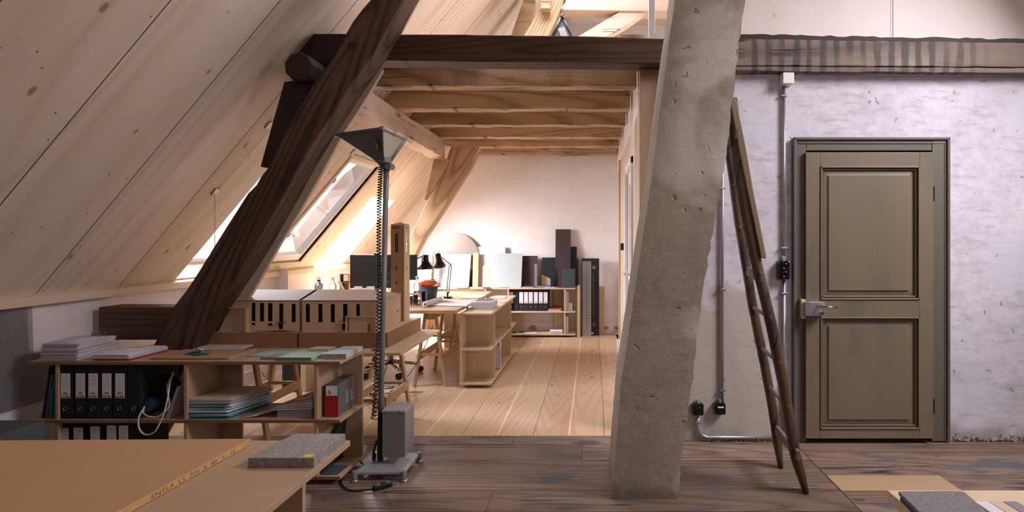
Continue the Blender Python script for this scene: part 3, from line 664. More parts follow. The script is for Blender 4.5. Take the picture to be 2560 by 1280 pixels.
def socket(px, py, w, h, label, dbl=False, slot=False):
    o = W(px, py, WY-.05); r = empty('wall_socket', (o.x, WY, o.z), label, 'socket', 'black surface sockets on the plastered wall')
    MB().box(-w/2, w/2, -.055, 0, -h/2, h/2).build('socket_housing', M['blackg'], r, bevel=.01)
    for zc in ((h*.22, -h*.22) if dbl else (0,)):
        MB().lathe([(.001, -.002), (.012, -.002), (.016, .004), (.021, .004), (.023, 0)], (0, -.056, zc), (0, -1, 0), 20).build('socket_face', M['blackg'], r)
    if slot: MB().box(-.02, .02, -.062, -.05, h*.14, h*.24).build('socket_tag', M['white'], r, bevel=.001)
    MB().cyl((.0, -.02, h/2), .013, .02).build('cable_gland', M['grey'], r)
socket(1746, 1025, .075, .08, 'left of the two low black sockets beside the pillar')
socket(1801, 1023, .075, .08, 'right of the two low black sockets, with a white tag', slot=True)
socket(1961, 676, .075, .128, 'tall double black socket left of the door', dbl=True)

# ---------------- old panelled door ----------------
dr = empty('door_1', ((DX0+DX1)/2, WY, 0), 'old olive brown panelled door in the plastered wall', 'door'); dr['kind'] = 'structure'
ox = dr.location.x
def dbx(mb, a, b, y0, y1, t, u, Y=3.70):   # px rect
    mb.box(X_(a, Y)-ox, X_(b, Y)-ox, y0-WY, y1-WY, Z_(u, Y), Z_(t, Y)); return mb
mb = MB(); Yf = 3.70
dbx(mb, 1979, 2012, 3.715, 3.80, 347, 1103, WY); dbx(mb, 2324, 2366, 3.712, 3.80, 347, 1100, WY); dbx(mb, 2012, 2324, 3.715, 3.80, 347, 378, WY)
dbx(mb, 1979, 1986, 3.70, 3.72, 347, 1103, WY); dbx(mb, 2360, 2367, 3.70, 3.72, 347, 1100, WY); dbx(mb, 1979, 2367, 3.70, 3.72, 345, 352, WY)
dbx(mb, 2354, 2357, 3.708, 3.72, 360, 1100, WY); dbx(mb, 1992, 2354, 3.708, 3.72, 358, 361, WY)
mb.build('door_frame', M['doorframe'], dr, bevel=.004)
MB().box(DX0-ox, DX1-ox, .06, .12, 0, DZ1).build('door_backing', M['blackm'], dr)
# leaf: frame members, recessed field, raised panel
def Dx(a): return X_(a, 3.69)-ox
def Dz(a): return Z_(a, 3.69)
y0, y1 = -.055, -.015
mb = MB(); L0, L1, T0, T1 = 2014, 2332, 381, 1096
mb.box(Dx(L0), Dx(2050), y0, y1, Dz(T1), Dz(T0)); mb.box(Dx(2298), Dx(L1), y0, y1, Dz(T1), Dz(T0))
mb.box(Dx(2050), Dx(2298), y0, y1, Dz(416), Dz(T0)); mb.box(Dx(2050), Dx(2298), y0, y1, Dz(792), Dz(749)); mb.box(Dx(2050), Dx(2298), y0, y1, Dz(T1), Dz(1072))
mb.box(Dx(2049), Dx(2299), -.03, y1, Dz(1074), Dz(415))
leaf = mb.build('door_leaf', M['door'], dr, bevel=.0025)
def panel(a, b, t, u):
    mb = MB()
    for i, (o_, w_, dd) in enumerate(((0, 4, -.062), (6, 3, -.048))):
        for (p, q, r, s) in ((a+o_, b-o_, t+o_, t+o_+w_), (a+o_, b-o_, u-o_-w_, u-o_), (a+o_, a+o_+w_, t+o_, u-o_), (b-o_-w_, b-o_, t+o_, u-o_)):
            mb.box(Dx(p), Dx(q), dd, -.028, Dz(s), Dz(r))
    mb.build('panel_moulding', M['door'], dr, bevel=.0025)
    x0, x1, z0, z1 = Dx(a+12), Dx(b-12), Dz(u-12), Dz(t+12); i = .03
    vs = [(x0, -.032, z0), (x1, -.032, z0), (x1, -.032, z1), (x0, -.032, z1), (x0+i, -.036, z0+i), (x1-i, -.036, z0+i), (x1-i, -.036, z1-i), (x0+i, -.036, z1-i), (x0+i, -.044, z0+i), (x1-i, -.044, z0+i), (x1-i, -.044, z1-i), (x0+i, -.044, z1-i)]
    fs = [(0, 1, 5, 4), (1, 2, 6, 5), (2, 3, 7, 6), (3, 0, 4, 7), (4, 5, 9, 8), (5, 6, 10, 9), (6, 7, 11, 10), (7, 4, 8, 11), (8, 9, 10, 11)]
    MB().add(vs, fs).build('raised_panel', M['door'], dr)
panel(2050, 2298, 416, 749); panel(2050, 2298, 792, 1072)
mb = MB(); mb.box(Dx(2006), Dx(2054), -.105, -.056, Dz(787), Dz(753)); lk = mb.build('lock_case', M['alu'], dr, bevel=.002)
MB().box(Dx(2006), Dx(2015), -.107, -.104, Dz(787), Dz(753)).build('strike', M['steel'], lk)
MB().box(Dx(2001), Dx(2011), -.07, -.03, Dz(796), Dz(748)).build('packing_block', M['beige'], dr)
mb = MB(); mb.tube([(Dx(2038), -.105, Dz(761)), (Dx(2038), -.15, Dz(762))], .007); mb.tube([(Dx(2038), -.15, Dz(762)), (Dx(2078), -.152, Dz(764))], [.007, .005]); mb.build('door_handle', M['chrome'], lk)
MB().cyl((Dx(2045), -.105, Dz(779)), .012, .022, (0, -1, 0)).build('lock_knob', M['chrome'], lk)
for t in (455, 985):
    MB().cyl((Dx(2334), -.05, Dz(t+48)), .007, .10).build('door_hinge', M['blackm'], dr)

# ---------------- ladder ----------------
fp = [(1829, 247), (1838, 330), (1848, 430), (1870, 560), (1891, 660), (1916, 760), (1938, 860), (1958, 960), (1974, 1060), (1988, 1135), (2014, 1230)]
rp = [(1800, 280), (1818, 347), (1831, 431), (1845, 541), (1859, 625), (1874, 718), (1880, 756), (1896, 837), (1911, 910), (1928, 1000), (1941, 1085), (1951, 1167)]
YF, YRR = 2.985, 3.31
A = [W(x, y, YF) for x, y in fp]; B = [W(x, y, YRR) for x, y in rp]
A[-1].z = .0; B[-1].z = .0
lad = empty('ladder', (A[-1].x, YF, 0), 'old dark wooden ladder leaning against the plastered pillar', 'ladder'); o_ = lad.location.copy()
def rail(P, wid, dep):
    mb = MB(); vs = []; k = 10; random.seed(len(P))
    Q = []
    for a, b in zip(P, P[1:]):
        for i in range(4): Q.append(a.lerp(b, i/4))
    Q.append(P[-1]); m2 = len(Q)
    for i, p in enumerate(Q):
        d = (Q[min(i+1, m2-1)]-Q[max(i-1, 0)]).normalized(); sx = Vector((-d.z, 0, d.x)); t = i/(m2-1); s = 1 if t < .93 else 1-.55*(t-.93)/.07
        for j in range(k):
            a = 2*PI*j/k; c, s_ = math.cos(a), math.sin(a)
            c = math.copysign(abs(c)**.7, c); s_ = math.copysign(abs(s_)**.7, s_)
            vs.append(p+sx*c*wid/2*s*random.uniform(.95, 1.05)+Vector((0, 1, 0))*s_*dep/2-o_)
    fs = [[i*k+j, i*k+(j+1) % k, (i+1)*k+(j+1) % k, (i+1)*k+j] for i in range(m2-1) for j in range(k)]+[list(range(k))[::-1], [(m2-1)*k+j for j in range(k)]]
    mb.add(vs, fs, True); return mb.build('rail', M['ladder'], lad)
rail(A, .058, .062); rail(B, .056, .05)
def at(P, z):
    for a, b in zip(P, P[1:]):
        if b.z <= z <= a.z: return a.lerp(b, (a.z-z)/(a.z-b.z))
for ry, kind in ((360, 'f'), (463, 'r'), (568, 'r'), (678, 'f'), (768, 'r'), (870, 'r'), (967, 'r'), (1072, 'f')):
    z = Z_(ry, YRR); b = at(B, z); a = at(A, z-.01)
    if not a or not b: continue
    d = (a-b).normalized(); mb = MB()
    if kind == 'r': mb.tube([b-o_-d*.01, a-o_+d*.03], .0125, 8)
    else: mb.bar(b-o_-d*.01, a-o_+d*.055, .022, .055)
    mb.build('rung', M['rung'], lad, bevel=0 if kind == 'r' else .004)
P = [(1826, 246), (1831, 240), (1840, 245), (1852, 300), (1868, 380), (1884, 475), (1903, 570), (1917, 640), (1916, 647), (1904, 644), (1893, 590), (1870, 480), (1850, 380)]
mb = MB(); mb.prism([(X_(x, 2.94)-o_.x, Z_(y, 2.94)-o_.z) for x, y in P], 2.945-YF, 2.995-YF); mb.build('batten', M['batten'], lad, bevel=.004, label='grey brown batten nailed to the front rail')
# ================= SHELVES, TABLES, MODEL =================
T = .018
def unit(name, label, loc, L, D, zs_, ups, stiff, mat, edge=None, rz=0, ext=0):
    """low shelf unit: length L along local x, depth D along local y, long boards at heights zs_, uprights at x=ups, narrow back stiffeners"""
    r = empty(name, loc, label, 'shelf', rz=rz)
    for i, z in enumerate(zs_):
        b_ = MB().box(0, L, .001, D, z-T, z).build('shelf_board', mat, r, bevel=.001)
        MB().box(0, L, 0, .001, z-T, z-.0005).build('sawn_edge', edge or mat, b_)
    for lo, hi in zip(zs_[::-1][:0] or sorted(zs_), sorted(zs_)[1:]):
        for x in ups: MB().box(x, x+T, .004, D-.004, lo+.0005, hi-T-.0005).build('upright', mat, r, bevel=.001)
        for a, b in stiff: MB().box(a, b, D-T-.004, D-.004, lo+.0005, hi-T-.0005).build('back_panel', mat, r, bevel=.001)
    for x in (.12, L-.12): MB().box(x-.02, x+.02, .06, D-.06, 0, min(zs_)-T).build('foot', M['blackm'], r)
    return r
ZS = [.048, .370, .702]
UY = 3.07; ux0 = X_(70, UY)
ups = [X_(136, UY)-ux0, X_(458, UY)-ux0, X_(784, UY)-ux0]
u1 = unit('shelf_unit', 'low brown board shelf unit holding black binders and paper stacks, before the building model', (ux0, UY, 0), X_(850, UY)-ux0, .32, ZS, ups,
          [(ups[0]+T, ups[0]+T+.14), (ups[1]+T, ups[1]+T+.12), (ups[2]+T, X_(850, UY)-ux0)], M['mdf'], M['mdfdk'])
UL = X_(850, UY)
# middle unit, length along y (local x -> world +y, local y -> world -x)
u2 = unit('shelf_unit', 'pale shelf unit standing end-on at the right end of the rear desk', (-.950, 5.05, 0), 1.62, .30, ZS, [.20, 1.25], [(.0, .19), (1.27, 1.45)], M['mdflt'], rz=PI/2)
# rear units
u3 = unit('shelf_unit', 'shelf unit against the rear wall with black binders, its right end open', (X_(1243, 7.66), 7.66, 0), X_(1438, 7.66)-X_(1243, 7.66), .30, ZS,
          [X_(1269, 7.66)-X_(1243, 7.66), X_(1410, 7.66)-X_(1243, 7.66)], [(.16, .33), (.79, .94), (.97, 1.09)], M['mdflt'])
u4 = unit('shelf_unit', 'shelf unit against the rear wall left of the binders, mostly behind the desk', (X_(1035, 7.70), 7.70, 0), X_(1242, 7.7)-X_(1035, 7.70), .28, ZS,
          [.12, X_(1212, 7.7)-X_(1035, 7.7)], [(.14, .33), (.83, 1.0)], M['mdflt'])
# foreground unit, length along y
u5 = unit('shelf_unit', 'low pale board shelf in the foreground with a terrazzo slab on it', (-.84, 1.0, 0), .87, .34, ZS, [.10, .57], [(.12, .25)], M['mdf'], rz=PI/2)
u6 = unit('shelf_unit', 'low shelf beneath the large yellowish board in the foreground', (-2.95, .9, 0), 1.72, .5, ZS, [.10, .85, 1.6], [(.12, .25)], M['mdf'])

# ---- lying large yellowish board with lettering on its edge
cb = empty('large_board', (-1.158, 1.83, .703), 'large yellowish board lying in the left foreground with pencil lettering on its edge', 'board')
cb.rotation_euler = (0, 0, -.042)
MB().add([(-1.9, -1.1, 0), (0, -1.1, 0), (0, 0, 0), (-1.9, -.112, 0), (-1.9, -1.1, .02), (0, -1.1, .02), (0, 0, .02), (-1.9, -.112, .02)], [(3, 2, 1, 0), (4, 5, 6, 7), (0, 1, 5, 4), (1, 2, 6, 5), (2, 3, 7, 6), (3, 0, 4, 7)]).build('board_panel', M['chip'], cb, bevel=.002)
MB().box(0, .001, -1.09, -.045, .0015, .0175).build('board_edge', M['chipedge'], cb)
tm = text_mesh('ENTLA  LS  205  X  80   1   16', .028, bold=-.0004); _w = max(v.co.x for v in tm.vertices)-min(v.co.x for v in tm.vertices)
PENC = flat('pencil_mark', (104, 70, 38), .8)
o = put_mesh('lettering', tm, PENC, cb, Matrix.Translation((.0016, -.237, .0095)) @ Matrix(((0, 0, 1, 0), (1, 0, 0, 0), (0, 1, 0, 0), (0, 0, 0, 1))) @ Matrix.Diagonal((.315/_w, .62, 1, 1)))
# ---- trestles
def trestle(x, y0, y1, ztop, label, splay=.15):
    r = empty('trestle', (x, (y0+y1)/2, 0), label, 'trestle', 'pine trestles under the tables'); yc_ = (y0+y1)/2
    MB().box(-.03, .03, y0-yc_, y1-yc_, ztop-.07, ztop).build('top_rail', M['trestle'], r, bevel=.002)
    for y in (y0-yc_+.02, y1-yc_-.02):
        for s in (-1, 1):
            MB().bar((s*.045, y, ztop-.005), (s*splay, y, 0), .022, .042, (0, 1, 0)).build('leg', M['trestle'], r, bevel=.002)
        MB().box(-splay*.58, splay*.58, y-.03, y-.012, ztop*.42, ztop*.42+.022).build('cross_bar', M['trestle'], r, bevel=.001)
    for s in (-1, 1): MB().box(s*splay*.80-.01, s*splay*.80+.01, y0-yc_+.02, y1-yc_-.02, .24, .30).build('side_rail', M['trestle'], r, bevel=.001)
    return r
trestle(-1.56, 3.72, 4.22, .659, 'pine trestle under the right end of the model table, beside the tall lamp')
trestle(-2.40, 3.72, 4.22, .659, 'pine trestle under the left end of the model table')
trestle(-1.54, 5.10, 5.80, .706, 'pine trestle under the right end of the rear desk')
trestle(-2.95, 5.10, 5.80, .706, 'pine trestle under the left end of the rear desk')
trestle(-1.62, 6.05, 6.7, .706, 'pine trestle of the desk section nearest the rear wall, right end')
tag(MB().box(-2.78, -1.216, 3.42, 4.30, .66, .678).build('model_table', M['mdflt'], bevel=.0015), 'thin pale table top carrying the building model', 'table top')
tag(MB().box(-3.2, -1.262, 4.98, 5.92, .708, .74).build('desk', M['trestle'], bevel=.002), 'pine desk top with drawing roll and bottles, front half of the rear desk', 'table top')
tag(MB().box(-3.2, -1.262, 5.93, 6.80, .708, .74).build('desk', M['trestle'], bevel=.002), 'pine desk top carrying the screens, farther half of the rear desk', 'table top')

# ---- architectural model
def hall(r, x0, x1, wins, hipL, hipR, lab):
    """walls with real openings, on plinth; r at front-left-bottom of plinth"""
    o = r.location; yF, yB = 3.62, 4.05; zb, ze, zr = .779, .985, 1.036
    holes_ = sorted([(X_(a, yF), X_(b, yF), Z_(d, yF), Z_(c, yF)) for a, b, c, d in wins])
    mb = MB(); xs = sorted({x0, x1, *[h[0] for h in holes_], *[h[1] for h in holes_]})
    for a, b in zip(xs, xs[1:]):
        hh = sorted([(h[2], h[3]) for h in holes_ if h[0] <= a+1e-6 and h[1] >= b-1e-6]); c = zb
        for p, q in hh:
            if p > c: mb.box(a-o.x, b-o.x, yF-o.y, yF+.006-o.y, c-o.z, p-o.z)
            c = q
        mb.box(a-o.x, b-o.x, yF-o.y, yF+.006-o.y, c-o.z, ze-o.z)
    mb.build('front_wall', M['modelwood'], r)
    mb = MB(); mb.box(x0-o.x, x0+.005-o.x, yF+.006-o.y, yB-o.y, zb-o.z, ze-o.z); mb.box(x1-.005-o.x, x1-o.x, yF+.006-o.y, yB-o.y, zb-o.z, ze-o.z); mb.box(x0+.005-o.x, x1-.005-o.x, yB-.005-o.y, yB-o.y, zb-o.z, ze-o.z)
    mb.build('side_walls', M['modelwood'], r)
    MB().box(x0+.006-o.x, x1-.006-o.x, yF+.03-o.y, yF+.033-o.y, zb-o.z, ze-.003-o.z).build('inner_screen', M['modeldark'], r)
    MB().box(x0-.0-o.x, x1+.0-o.x, yF-.0025-o.y, yF-o.y, ze-.003-o.z, ze-o.z).build('eave_line', M['modelbrown'], r)
    ym = (yF+yB)/2; e = .006; xl = x0+(.17 if hipL else 0); xr = x1-(.13 if hipR else 0); t = .004
    P = [(x0-(e if hipL else 0), yF-e, ze), (x1+(e if hipR else 0), yF-e, ze), (x1+(e if hipR else 0), yB+e, ze), (x0-(e if hipL else 0), yB+e, ze), (xl, ym, zr), (xr, ym, zr)]
    vs = [(p[0]-o.x, p[1]-o.y, p[2]-o.z+dz) for dz in (0, t) for p in P]
    fs = [(6, 7, 11, 10), (8, 9, 10, 11), (9, 6, 10), (7, 8, 11), (0, 4, 5, 1), (2, 5, 4, 3), (3, 4, 0), (1, 5, 2), (0, 1, 7, 6), (1, 2, 8, 7), (2, 3, 9, 8), (3, 0, 6, 9)]
    MB().add(vs, [f for f in fs]).build('roof', M['modelroof'], r)
YPF = 3.575
def plinth(x0, x1, label):
    r = empty('building_model', (x0, YPF, .6785), label, 'model', 'two halves of the plywood building model')
    MB().box(0, x1-x0, 0, 4.27-YPF, 0, .1).build('plinth', M['modelplinth'], r, bevel=.001)
    MB().box(.003, x1-x0-.003, .003, 4.267-YPF, .1, .1005).build('plinth_top', M['modelwood'], r)
    return r
ml = plinth(X_(486, YPF), X_(741, YPF), 'left half of the plywood building model, open porch box at its left end')
hall(ml, X_(529, 3.62), X_(751, 3.62)-.012, [(628, 638.5, 757, 803), (648.5, 660, 758, 804), (669, 681, 758, 804), (697, 708, 759, 805), (728, 739, 760, 806), (628, 638, 807, 813), (669, 680, 808, 815), (696, 707, 808, 823)], True, False, '')
mr = plinth(X_(747, YPF), X_(969, YPF), 'right half of the plywood building model, with the hipped roof end toward the tower')
hall(mr, X_(755, 3.62), X_(945, 3.62), [(763.6, 774.6, 760, 806), (795, 806, 760, 806), (826, 837, 760, 806), (857, 868.6, 760, 806), (890, 899.7, 760, 793), (855, 864, 809, 825)], False, True, '')
def lbox(r, mb, x0, x1, y0, y1, z0, z1):
    o = r.location; mb.box(x0-o.x, x1-o.x, y0-o.y, y1-o.y, z0-o.z, z1-o.z); return mb
mb = MB(); yp = 3.585
lbox(ml, mb, X_(517, yp), X_(519, yp), yp, 3.66, .779, Z_(770, yp)); mb.build('porch_screen', M['modelwood'], ml); mb = MB(); lbox(ml, mb, X_(613, yp), X_(615, yp), yp, 3.62, .779, Z_(772, yp))
mb.build('porch_screen', M['modelwood'], ml)
mb = MB(); lbox(ml, mb, X_(516, yp), X_(616, yp), yp-.004, 3.619, Z_(771, yp), Z_(769.5, yp)); mb.build('porch_roof', M['modelwood'], ml)
mb = MB(); lbox(ml, mb, X_(690, 3.6), X_(711, 3.6), 3.60, 3.619, Z_(807, 3.6), Z_(806, 3.6)); mb.build('canopy', M['modelbrown'], ml)
mb = MB(); P = [(X_(630, 3.59), .7792), (X_(680, 3.59), .784), (X_(700, 3.59), .787), (X_(738, 3.59), .7792)]
mb.prism([(x-ml.location.x, z-ml.location.z) for x, z in P], 3.60-ml.location.y, 3.615-ml.location.y); mb.build('front_steps', M['modelbrown'], ml)
mb = MB(); yq = 3.585
lbox(mr, mb, X_(863, yq), X_(865, yq), yq, 3.619, .779, Z_(793, yq)); lbox(mr, mb, X_(938, yq), X_(940, yq), yq, 3.619, .779, Z_(793, yq)); lbox(mr, mb, X_(870, yq), X_(916, yq), yq+.018, yq+.021, .779, Z_(794, yq)); lbox(mr, mb, X_(924, yq), X_(938, yq), yq+.018, yq+.021, .779, Z_(794, yq)); lbox(mr, mb, X_(916, yq), X_(924, yq), yq+.018, yq+.021, Z_(810, yq), Z_(794, yq))
mb.build('side_annex', M['modelwood'], mr)
mb = MB(); lbox(mr, mb, X_(862, yq), X_(941, yq), yq-.004, 3.619, Z_(793, yq), Z_(791.5, yq)); mb.build('annex_roof', M['modelwood'], mr)
mb = MB(); lbox(mr, mb, -1.44, -1.4385, 3.96, 3.965, .86, .873); lbox(mr, mb, -1.44, -1.4385, 3.98, 3.985, .862, .875); lbox(mr, mb, -1.44, -1.4385, 4.0, 4.005, .864, .877); mb.build('gable_openings', M['modeldark'], mr)
# tower
tx0, tx1, ty0, ty1 = -1.521, -1.421, 4.066, 4.19
tw = empty('tower_model', (tx0, ty0, .7795), 'tall slender plywood tower model behind the right half of the building model', 'model')
def tower_side(w0, w1, wins, place):
    xs = sorted({w0, w1, *[a for a, b, c, d in wins], *[b for a, b, c, d in wins]})
    for a, b in zip(xs, xs[1:]):
        hh = sorted([(h[2], h[3]) for h in wins if h[0] <= a+1e-6 and h[1] >= b-1e-6]); c = 0
        for p, q in hh:
            if p > c: place(a, b, c, p)
            c = q
        place(a, b, c, TH)
TH = Z_(562, ty0)-.7795
z = lambda py: Z_(py, ty0)-.7795
xw = lambda px: X_(px, ty0)-tx0
wf = [(xw(987.5), xw(990), z(631), z(583)), (xw(990.8), xw(994.5), z(631), z(583)), (xw(982), xw(984), z(573), z(566)), (xw(986), xw(988), z(573), z(566)), (xw(990), xw(992), z(573), z(566)), (xw(995), xw(997), z(573), z(566)), (xw(989.8), xw(992.5), z(673), z(666)), (xw(989.8), xw(992.5), z(710), z(703))]
mb = MB(); tower_side(0, tx1-tx0, wf, lambda a, b, c, d: mb.box(a, b, 0, .004, c, d)); mb.build('front_face', M['towerfront'], tw)
wr = [(.05, .075, z(630), z(583)), (.028, .038, z(572), z(566)), (.055, .065, z(572), z(566)), (.082, .092, z(572), z(566)), (.055, .070, z(673), z(666)), (.055, .070, z(710), z(703)), (.055, .070, z(745), z(738))]
mb = MB(); tower_side(.004, ty1-ty0, wr, lambda a, b, c, d: mb.box(tx1-tx0-.004, tx1-tx0, a, b, c, d)); mb.build('right_face', M['modelwood'], tw)
MB().box(0, .004, .004, ty1-ty0, 0, TH).build('left_face', M['modelwood'], tw)
MB().box(.005, tx1-tx0-.005, .02, .024, 0, TH-.01).build('inner_board', M['modelbrown'], tw)
mb = MB(); e = .004; w_, d_ = tx1-tx0, ty1-ty0; mb.add([(-e, -e, TH), (w_+e, -e, TH), (w_+e, d_+e, TH), (-e, d_+e, TH), (w_/2, d_/2, TH+.022)], [(0, 1, 4), (1, 2, 4), (2, 3, 4), (3, 0, 4), (3, 2, 1, 0)]); mb.build('tower_roof', M['modelroof'], tw)

# ================= BINDERS =================
t1 = text_mesh('049', .0175, 'number', .0003); t2 = text_mesh('RUEM', .0165, 'word', .0003)
def binder(loc, w, label, group, labelled=True, lh=(.10, .24), txt=True, mat='paper', lw=.72):
    r = empty('binder', loc, label, 'binder', group)
    MB().box(-w/2, w/2, 0, .285, 0, .318).build('cover', M['blackm'], r, bevel=.003)
    MB().lathe([(.010, 0), (.0125, -.002), (.0125, -.0035), (.010, -.0035), (.010, 0)], (0, 0, .06), (0, 1, 0), 18).build('finger_ring', M['steel'], r)
    MB().cyl((0, -.001, .06), .0098, .002, (0, 1, 0), 18).build('finger_hole', M['bag'], r)
    if labelled:
        q = MB().box(-w*lw/2, w*lw/2, -.0014, 0, lh[0]+.02, lh[1]+.02).build('spine_label', M[mat], r)
        if txt:
            A_ = Matrix.Translation((0, -.0018, lh[0]+.046)) @ Matrix.Rotation(PI/2, 4, 'X'); put_mesh('number', t1, M['black'], q, A_)
            put_mesh('word', t2, M['black'], q, Matrix.Translation((0, -.0018, lh[0]+.028)) @ Matrix.Rotation(PI/2, 4, 'X'))
            mb = MB(); random.seed(int(loc[0]*1000)); W_ = w*lw/2
            for zz, hw in ((.228, .5), (.223, .35), (.205, .82)): mb.box(-W_*hw, W_*hw, -.0018, -.0012, lh[0]-.1+zz+.018, lh[0]-.1+zz+.0194)
            for k in range(random.randint(3, 5)): mb.box(-W_*.75, W_*random.uniform(.2, .75), -.0018, -.0012, lh[0]-.1+.208-k*.0085, lh[0]-.1+.2092-k*.0085)
            mb.build('label_lines', M['grey'], q)
        else:
            mb = MB(); W_ = w*lw/2; mb.box(-W_*.6, W_*.6, -.002, -.0012, lh[0]+.036, lh[0]+.041); mb.box(-W_*.6, W_*.6, -.002, -.0012, lh[0]+.028, lh[0]+.033); mb.build('label_lines', M['grey'], q)
    return r
ordn = ['leftmost', 'second from left', 'middle', 'fourth from left', 'fifth from left']
for i, px in enumerate((164, 200, 233, 266, 300)):
    binder((X_(px, 3.085), 3.085+.003*(i % 2), .3705), .0725, 'black binder lettered RUEM, upper front shelf, %s of five' % ordn[i], 'labelled binders on the upper front shelf')
binder((X_(334, 3.085), 3.088, .3705), .0725, 'unlabelled black binder right of the labelled ones on the upper front shelf', 'labelled binders on the upper front shelf', False)
for i, (px, dz) in enumerate(((160, 0), (196, .0), (238, .0), (279, .0), (309, 0))):
    b = binder((X_(px, 3.10), 3.10, .0485), .0735, 'black binder on the lower front shelf, %s of five' % ordn[i], 'binders on the lower front shelf', lh=(.10+(.0, .003, .010, .016, .015)[i], .245+(0, .003, .010, .016, .015)[i]))
for i, px in enumerate((1278, 1290, 1303, 1315, 1327, 1339.5, 1352, 1364)):
    binder((X_(px, 7.70), 7.70, .3705), .069, ['black binder on the rear shelf, leftmost and half hidden by the pale unit', 'black binder without label on the rear shelf', 'black binder on the rear shelf, right beside the unlabelled one', 'black binder on the rear shelf, second right of the unlabelled one', 'black binder on the rear shelf, third right of the unlabelled one', 'black binder on the rear shelf, third from the right end', 'black binder on the rear shelf, second from the right end', 'black binder on the rear shelf, right end of the row beside the red papers'][i], 'binders on the rear shelf', i != 1, txt=False, lw=.8, lh=(.09, .25))

# ================= THE TALL LAMP =================
lx, ly = X_(952, 3.22), 3.22
lamp = empty('floor_lamp', (X_(955, 3.22), 3.22, 0), 'tall grey uplighter floor lamp with a wedge-shaped head and coiled black cable', 'lamp'); o_ = lamp.location.copy()
def R(p): return Vector(p)-o_
# base: square plate with raised hub and four feet
bx0, bx1, by0, by1 = X_(885, 3.12), X_(1010, 3.12), 3.12, 3.40
bc = Vector((X_(955, 3.2), 3.24, .075))
vs = [(bx0, by0, .035), (bx1, by0, .035), (bx1, by1, .035), (bx0+.02, by1, .035), (bx0, by0, .052), (bx1, by0, .052), (bx1, by1, .052), (bx0+.02, by1, .052),
      (bc.x-.045, bc.y-.03, .085), (bc.x+.02, bc.y-.03, .085), (bc.x+.02, bc.y+.03, .085), (bc.x-.045, bc.y+.03, .085)]
mb = MB(); mb.add([R(v) for v in vs], [(3, 2, 1, 0), (0, 1, 5, 4), (1, 2, 6, 5), (2, 3, 7, 6), (3, 0, 4, 7), (4, 5, 9, 8), (5, 6, 10, 9), (6, 7, 11, 10), (7, 4, 8, 11), (8, 9, 10, 11)]); mb.build('base', M['greylt'], lamp, bevel=.004)
for (x, y) in ((bx0+.002, by0+.004), (bx1-.002, by0+.004), (bx1, by1-.004), (bx0+.03, by1-.004)):
    mb = MB(); mb.cyl(R((x, y, .012)), .016, .046); f = mb.build('foot', M['grey'], lamp, bevel=.003)
    MB().lathe([(.001, 0), (.024, 0), (.022, .006), (.010, .014), (.001, .014)], R((x, y, 0))).build('foot_pad', M['steel'], f)
pt = Vector((X_(966, 3.22), 3.22, Z_(418, 3.22))); pb = Vector((X_(949, 3.22), 3.22, .08))
MB().tube([R(pb), R(pt)], .0155, 16).build('pole', M['grey'], lamp)
MB().cyl(R(pt)-Vector((0, 0, .03)), .018, .04).build('pole_collar', M['greydk'], lamp, bevel=.002)
# ballast box
x0, x1 = X_(955, 3.16), X_(1013, 3.16)
mb = MB(); mb.box(x0-o_.x, x1-o_.x, 3.16-3.22, 3.16-3.22+.16, Z_(1143, 3.16), Z_(1032, 3.16)); bb = mb.build('ballast_box', M['grey'], lamp, bevel=.004)
MB().box(x0-o_.x-.002, x1-o_.x+.002, -.063, .103, Z_(1032, 3.16), Z_(1026, 3.16)).build('box_lid', M['greylt'], bb, bevel=.003)
for x in (x0+.03, x1-.03): MB().sphere(R((x, 3.158, Z_(1027, 3.16))), .006, 8, 5).build('lid_screw', M['chrome'], bb)
MB().box(X_(946, 3.2)-o_.x, X_(956, 3.2)-o_.x, -.03, .0, .085, Z_(1030, 3.2)).build('cable_duct', M['black'], lamp, bevel=.002)
# coiled cable
mb = MB(); pts = []; zt = Z_(408, 3.2); zb_ = Z_(1040, 3.2); n = 62; random.seed(9)
z = zt; i = 0; ph = 0.0
tot = 76*14
for k in range(tot+1):
    t = k/tot; tt = t**.93 if t > .0 else 0
    zz = zt+(zb_-zt)*(t*.72+.28*t*t if t < 1 else 1); dens = t
    a = 2*PI*k/14; r_ = .0115; cx_ = pb.x+(pt.x-pb.x)*((zz-pb.z)/(pt.z-pb.z))-.026-.006*math.sin(t*7)
    pts.append(R((cx_+r_*math.cos(a), 3.205+r_*math.sin(a), zz)))
mb.tube(pts, .0036, 5); mb.build('coiled_cable', M['rubber'], lamp)
# head
Yh = 3.12
hd = [W(838, 335, 3.06), W(958, 320, 3.16), W(1012, 350, 3.44), W(893, 366, 3.32)]   # rim corners: left-front, front-right, rear-right, rear-left
lf_, fr_, rr_, rl_ = W(840, 337, 3.20), W(956, 321, 3.04), W(1013, 347, 3.26), W(905, 355, 3.42)
bl, br, brr, brl = W(930, 396, 3.14), W(958, 399, 3.10), W(976, 401, 3.18), W(950, 400, 3.24)
rim = [lf_, fr_, rr_, rl_]; bot = [bl, br, brr, brl]
mb = MB(); mb.add([R(v) for v in bot+rim], [(3, 2, 1, 0), (0, 1, 5, 4)]); 
mb.add([R(v) for v in (lf_, fr_, rr_, rl_)], [(0, 1, 2, 3)])
hb = mb.build('head', M['greydk'], lamp)
mb = MB(); mb.add([R(v) for v in bot+rim], [(1, 2, 6, 5), (2, 3, 7, 6), (3, 0, 4, 7)]); mb.build('side_panel', M['diff'], lamp, label='pale frosted side of the head')
def edge(a, b, r, m_, nm, par=lamp): return MB().tube([R(a), R(b)], r, 8).build(nm, M[m_], par)
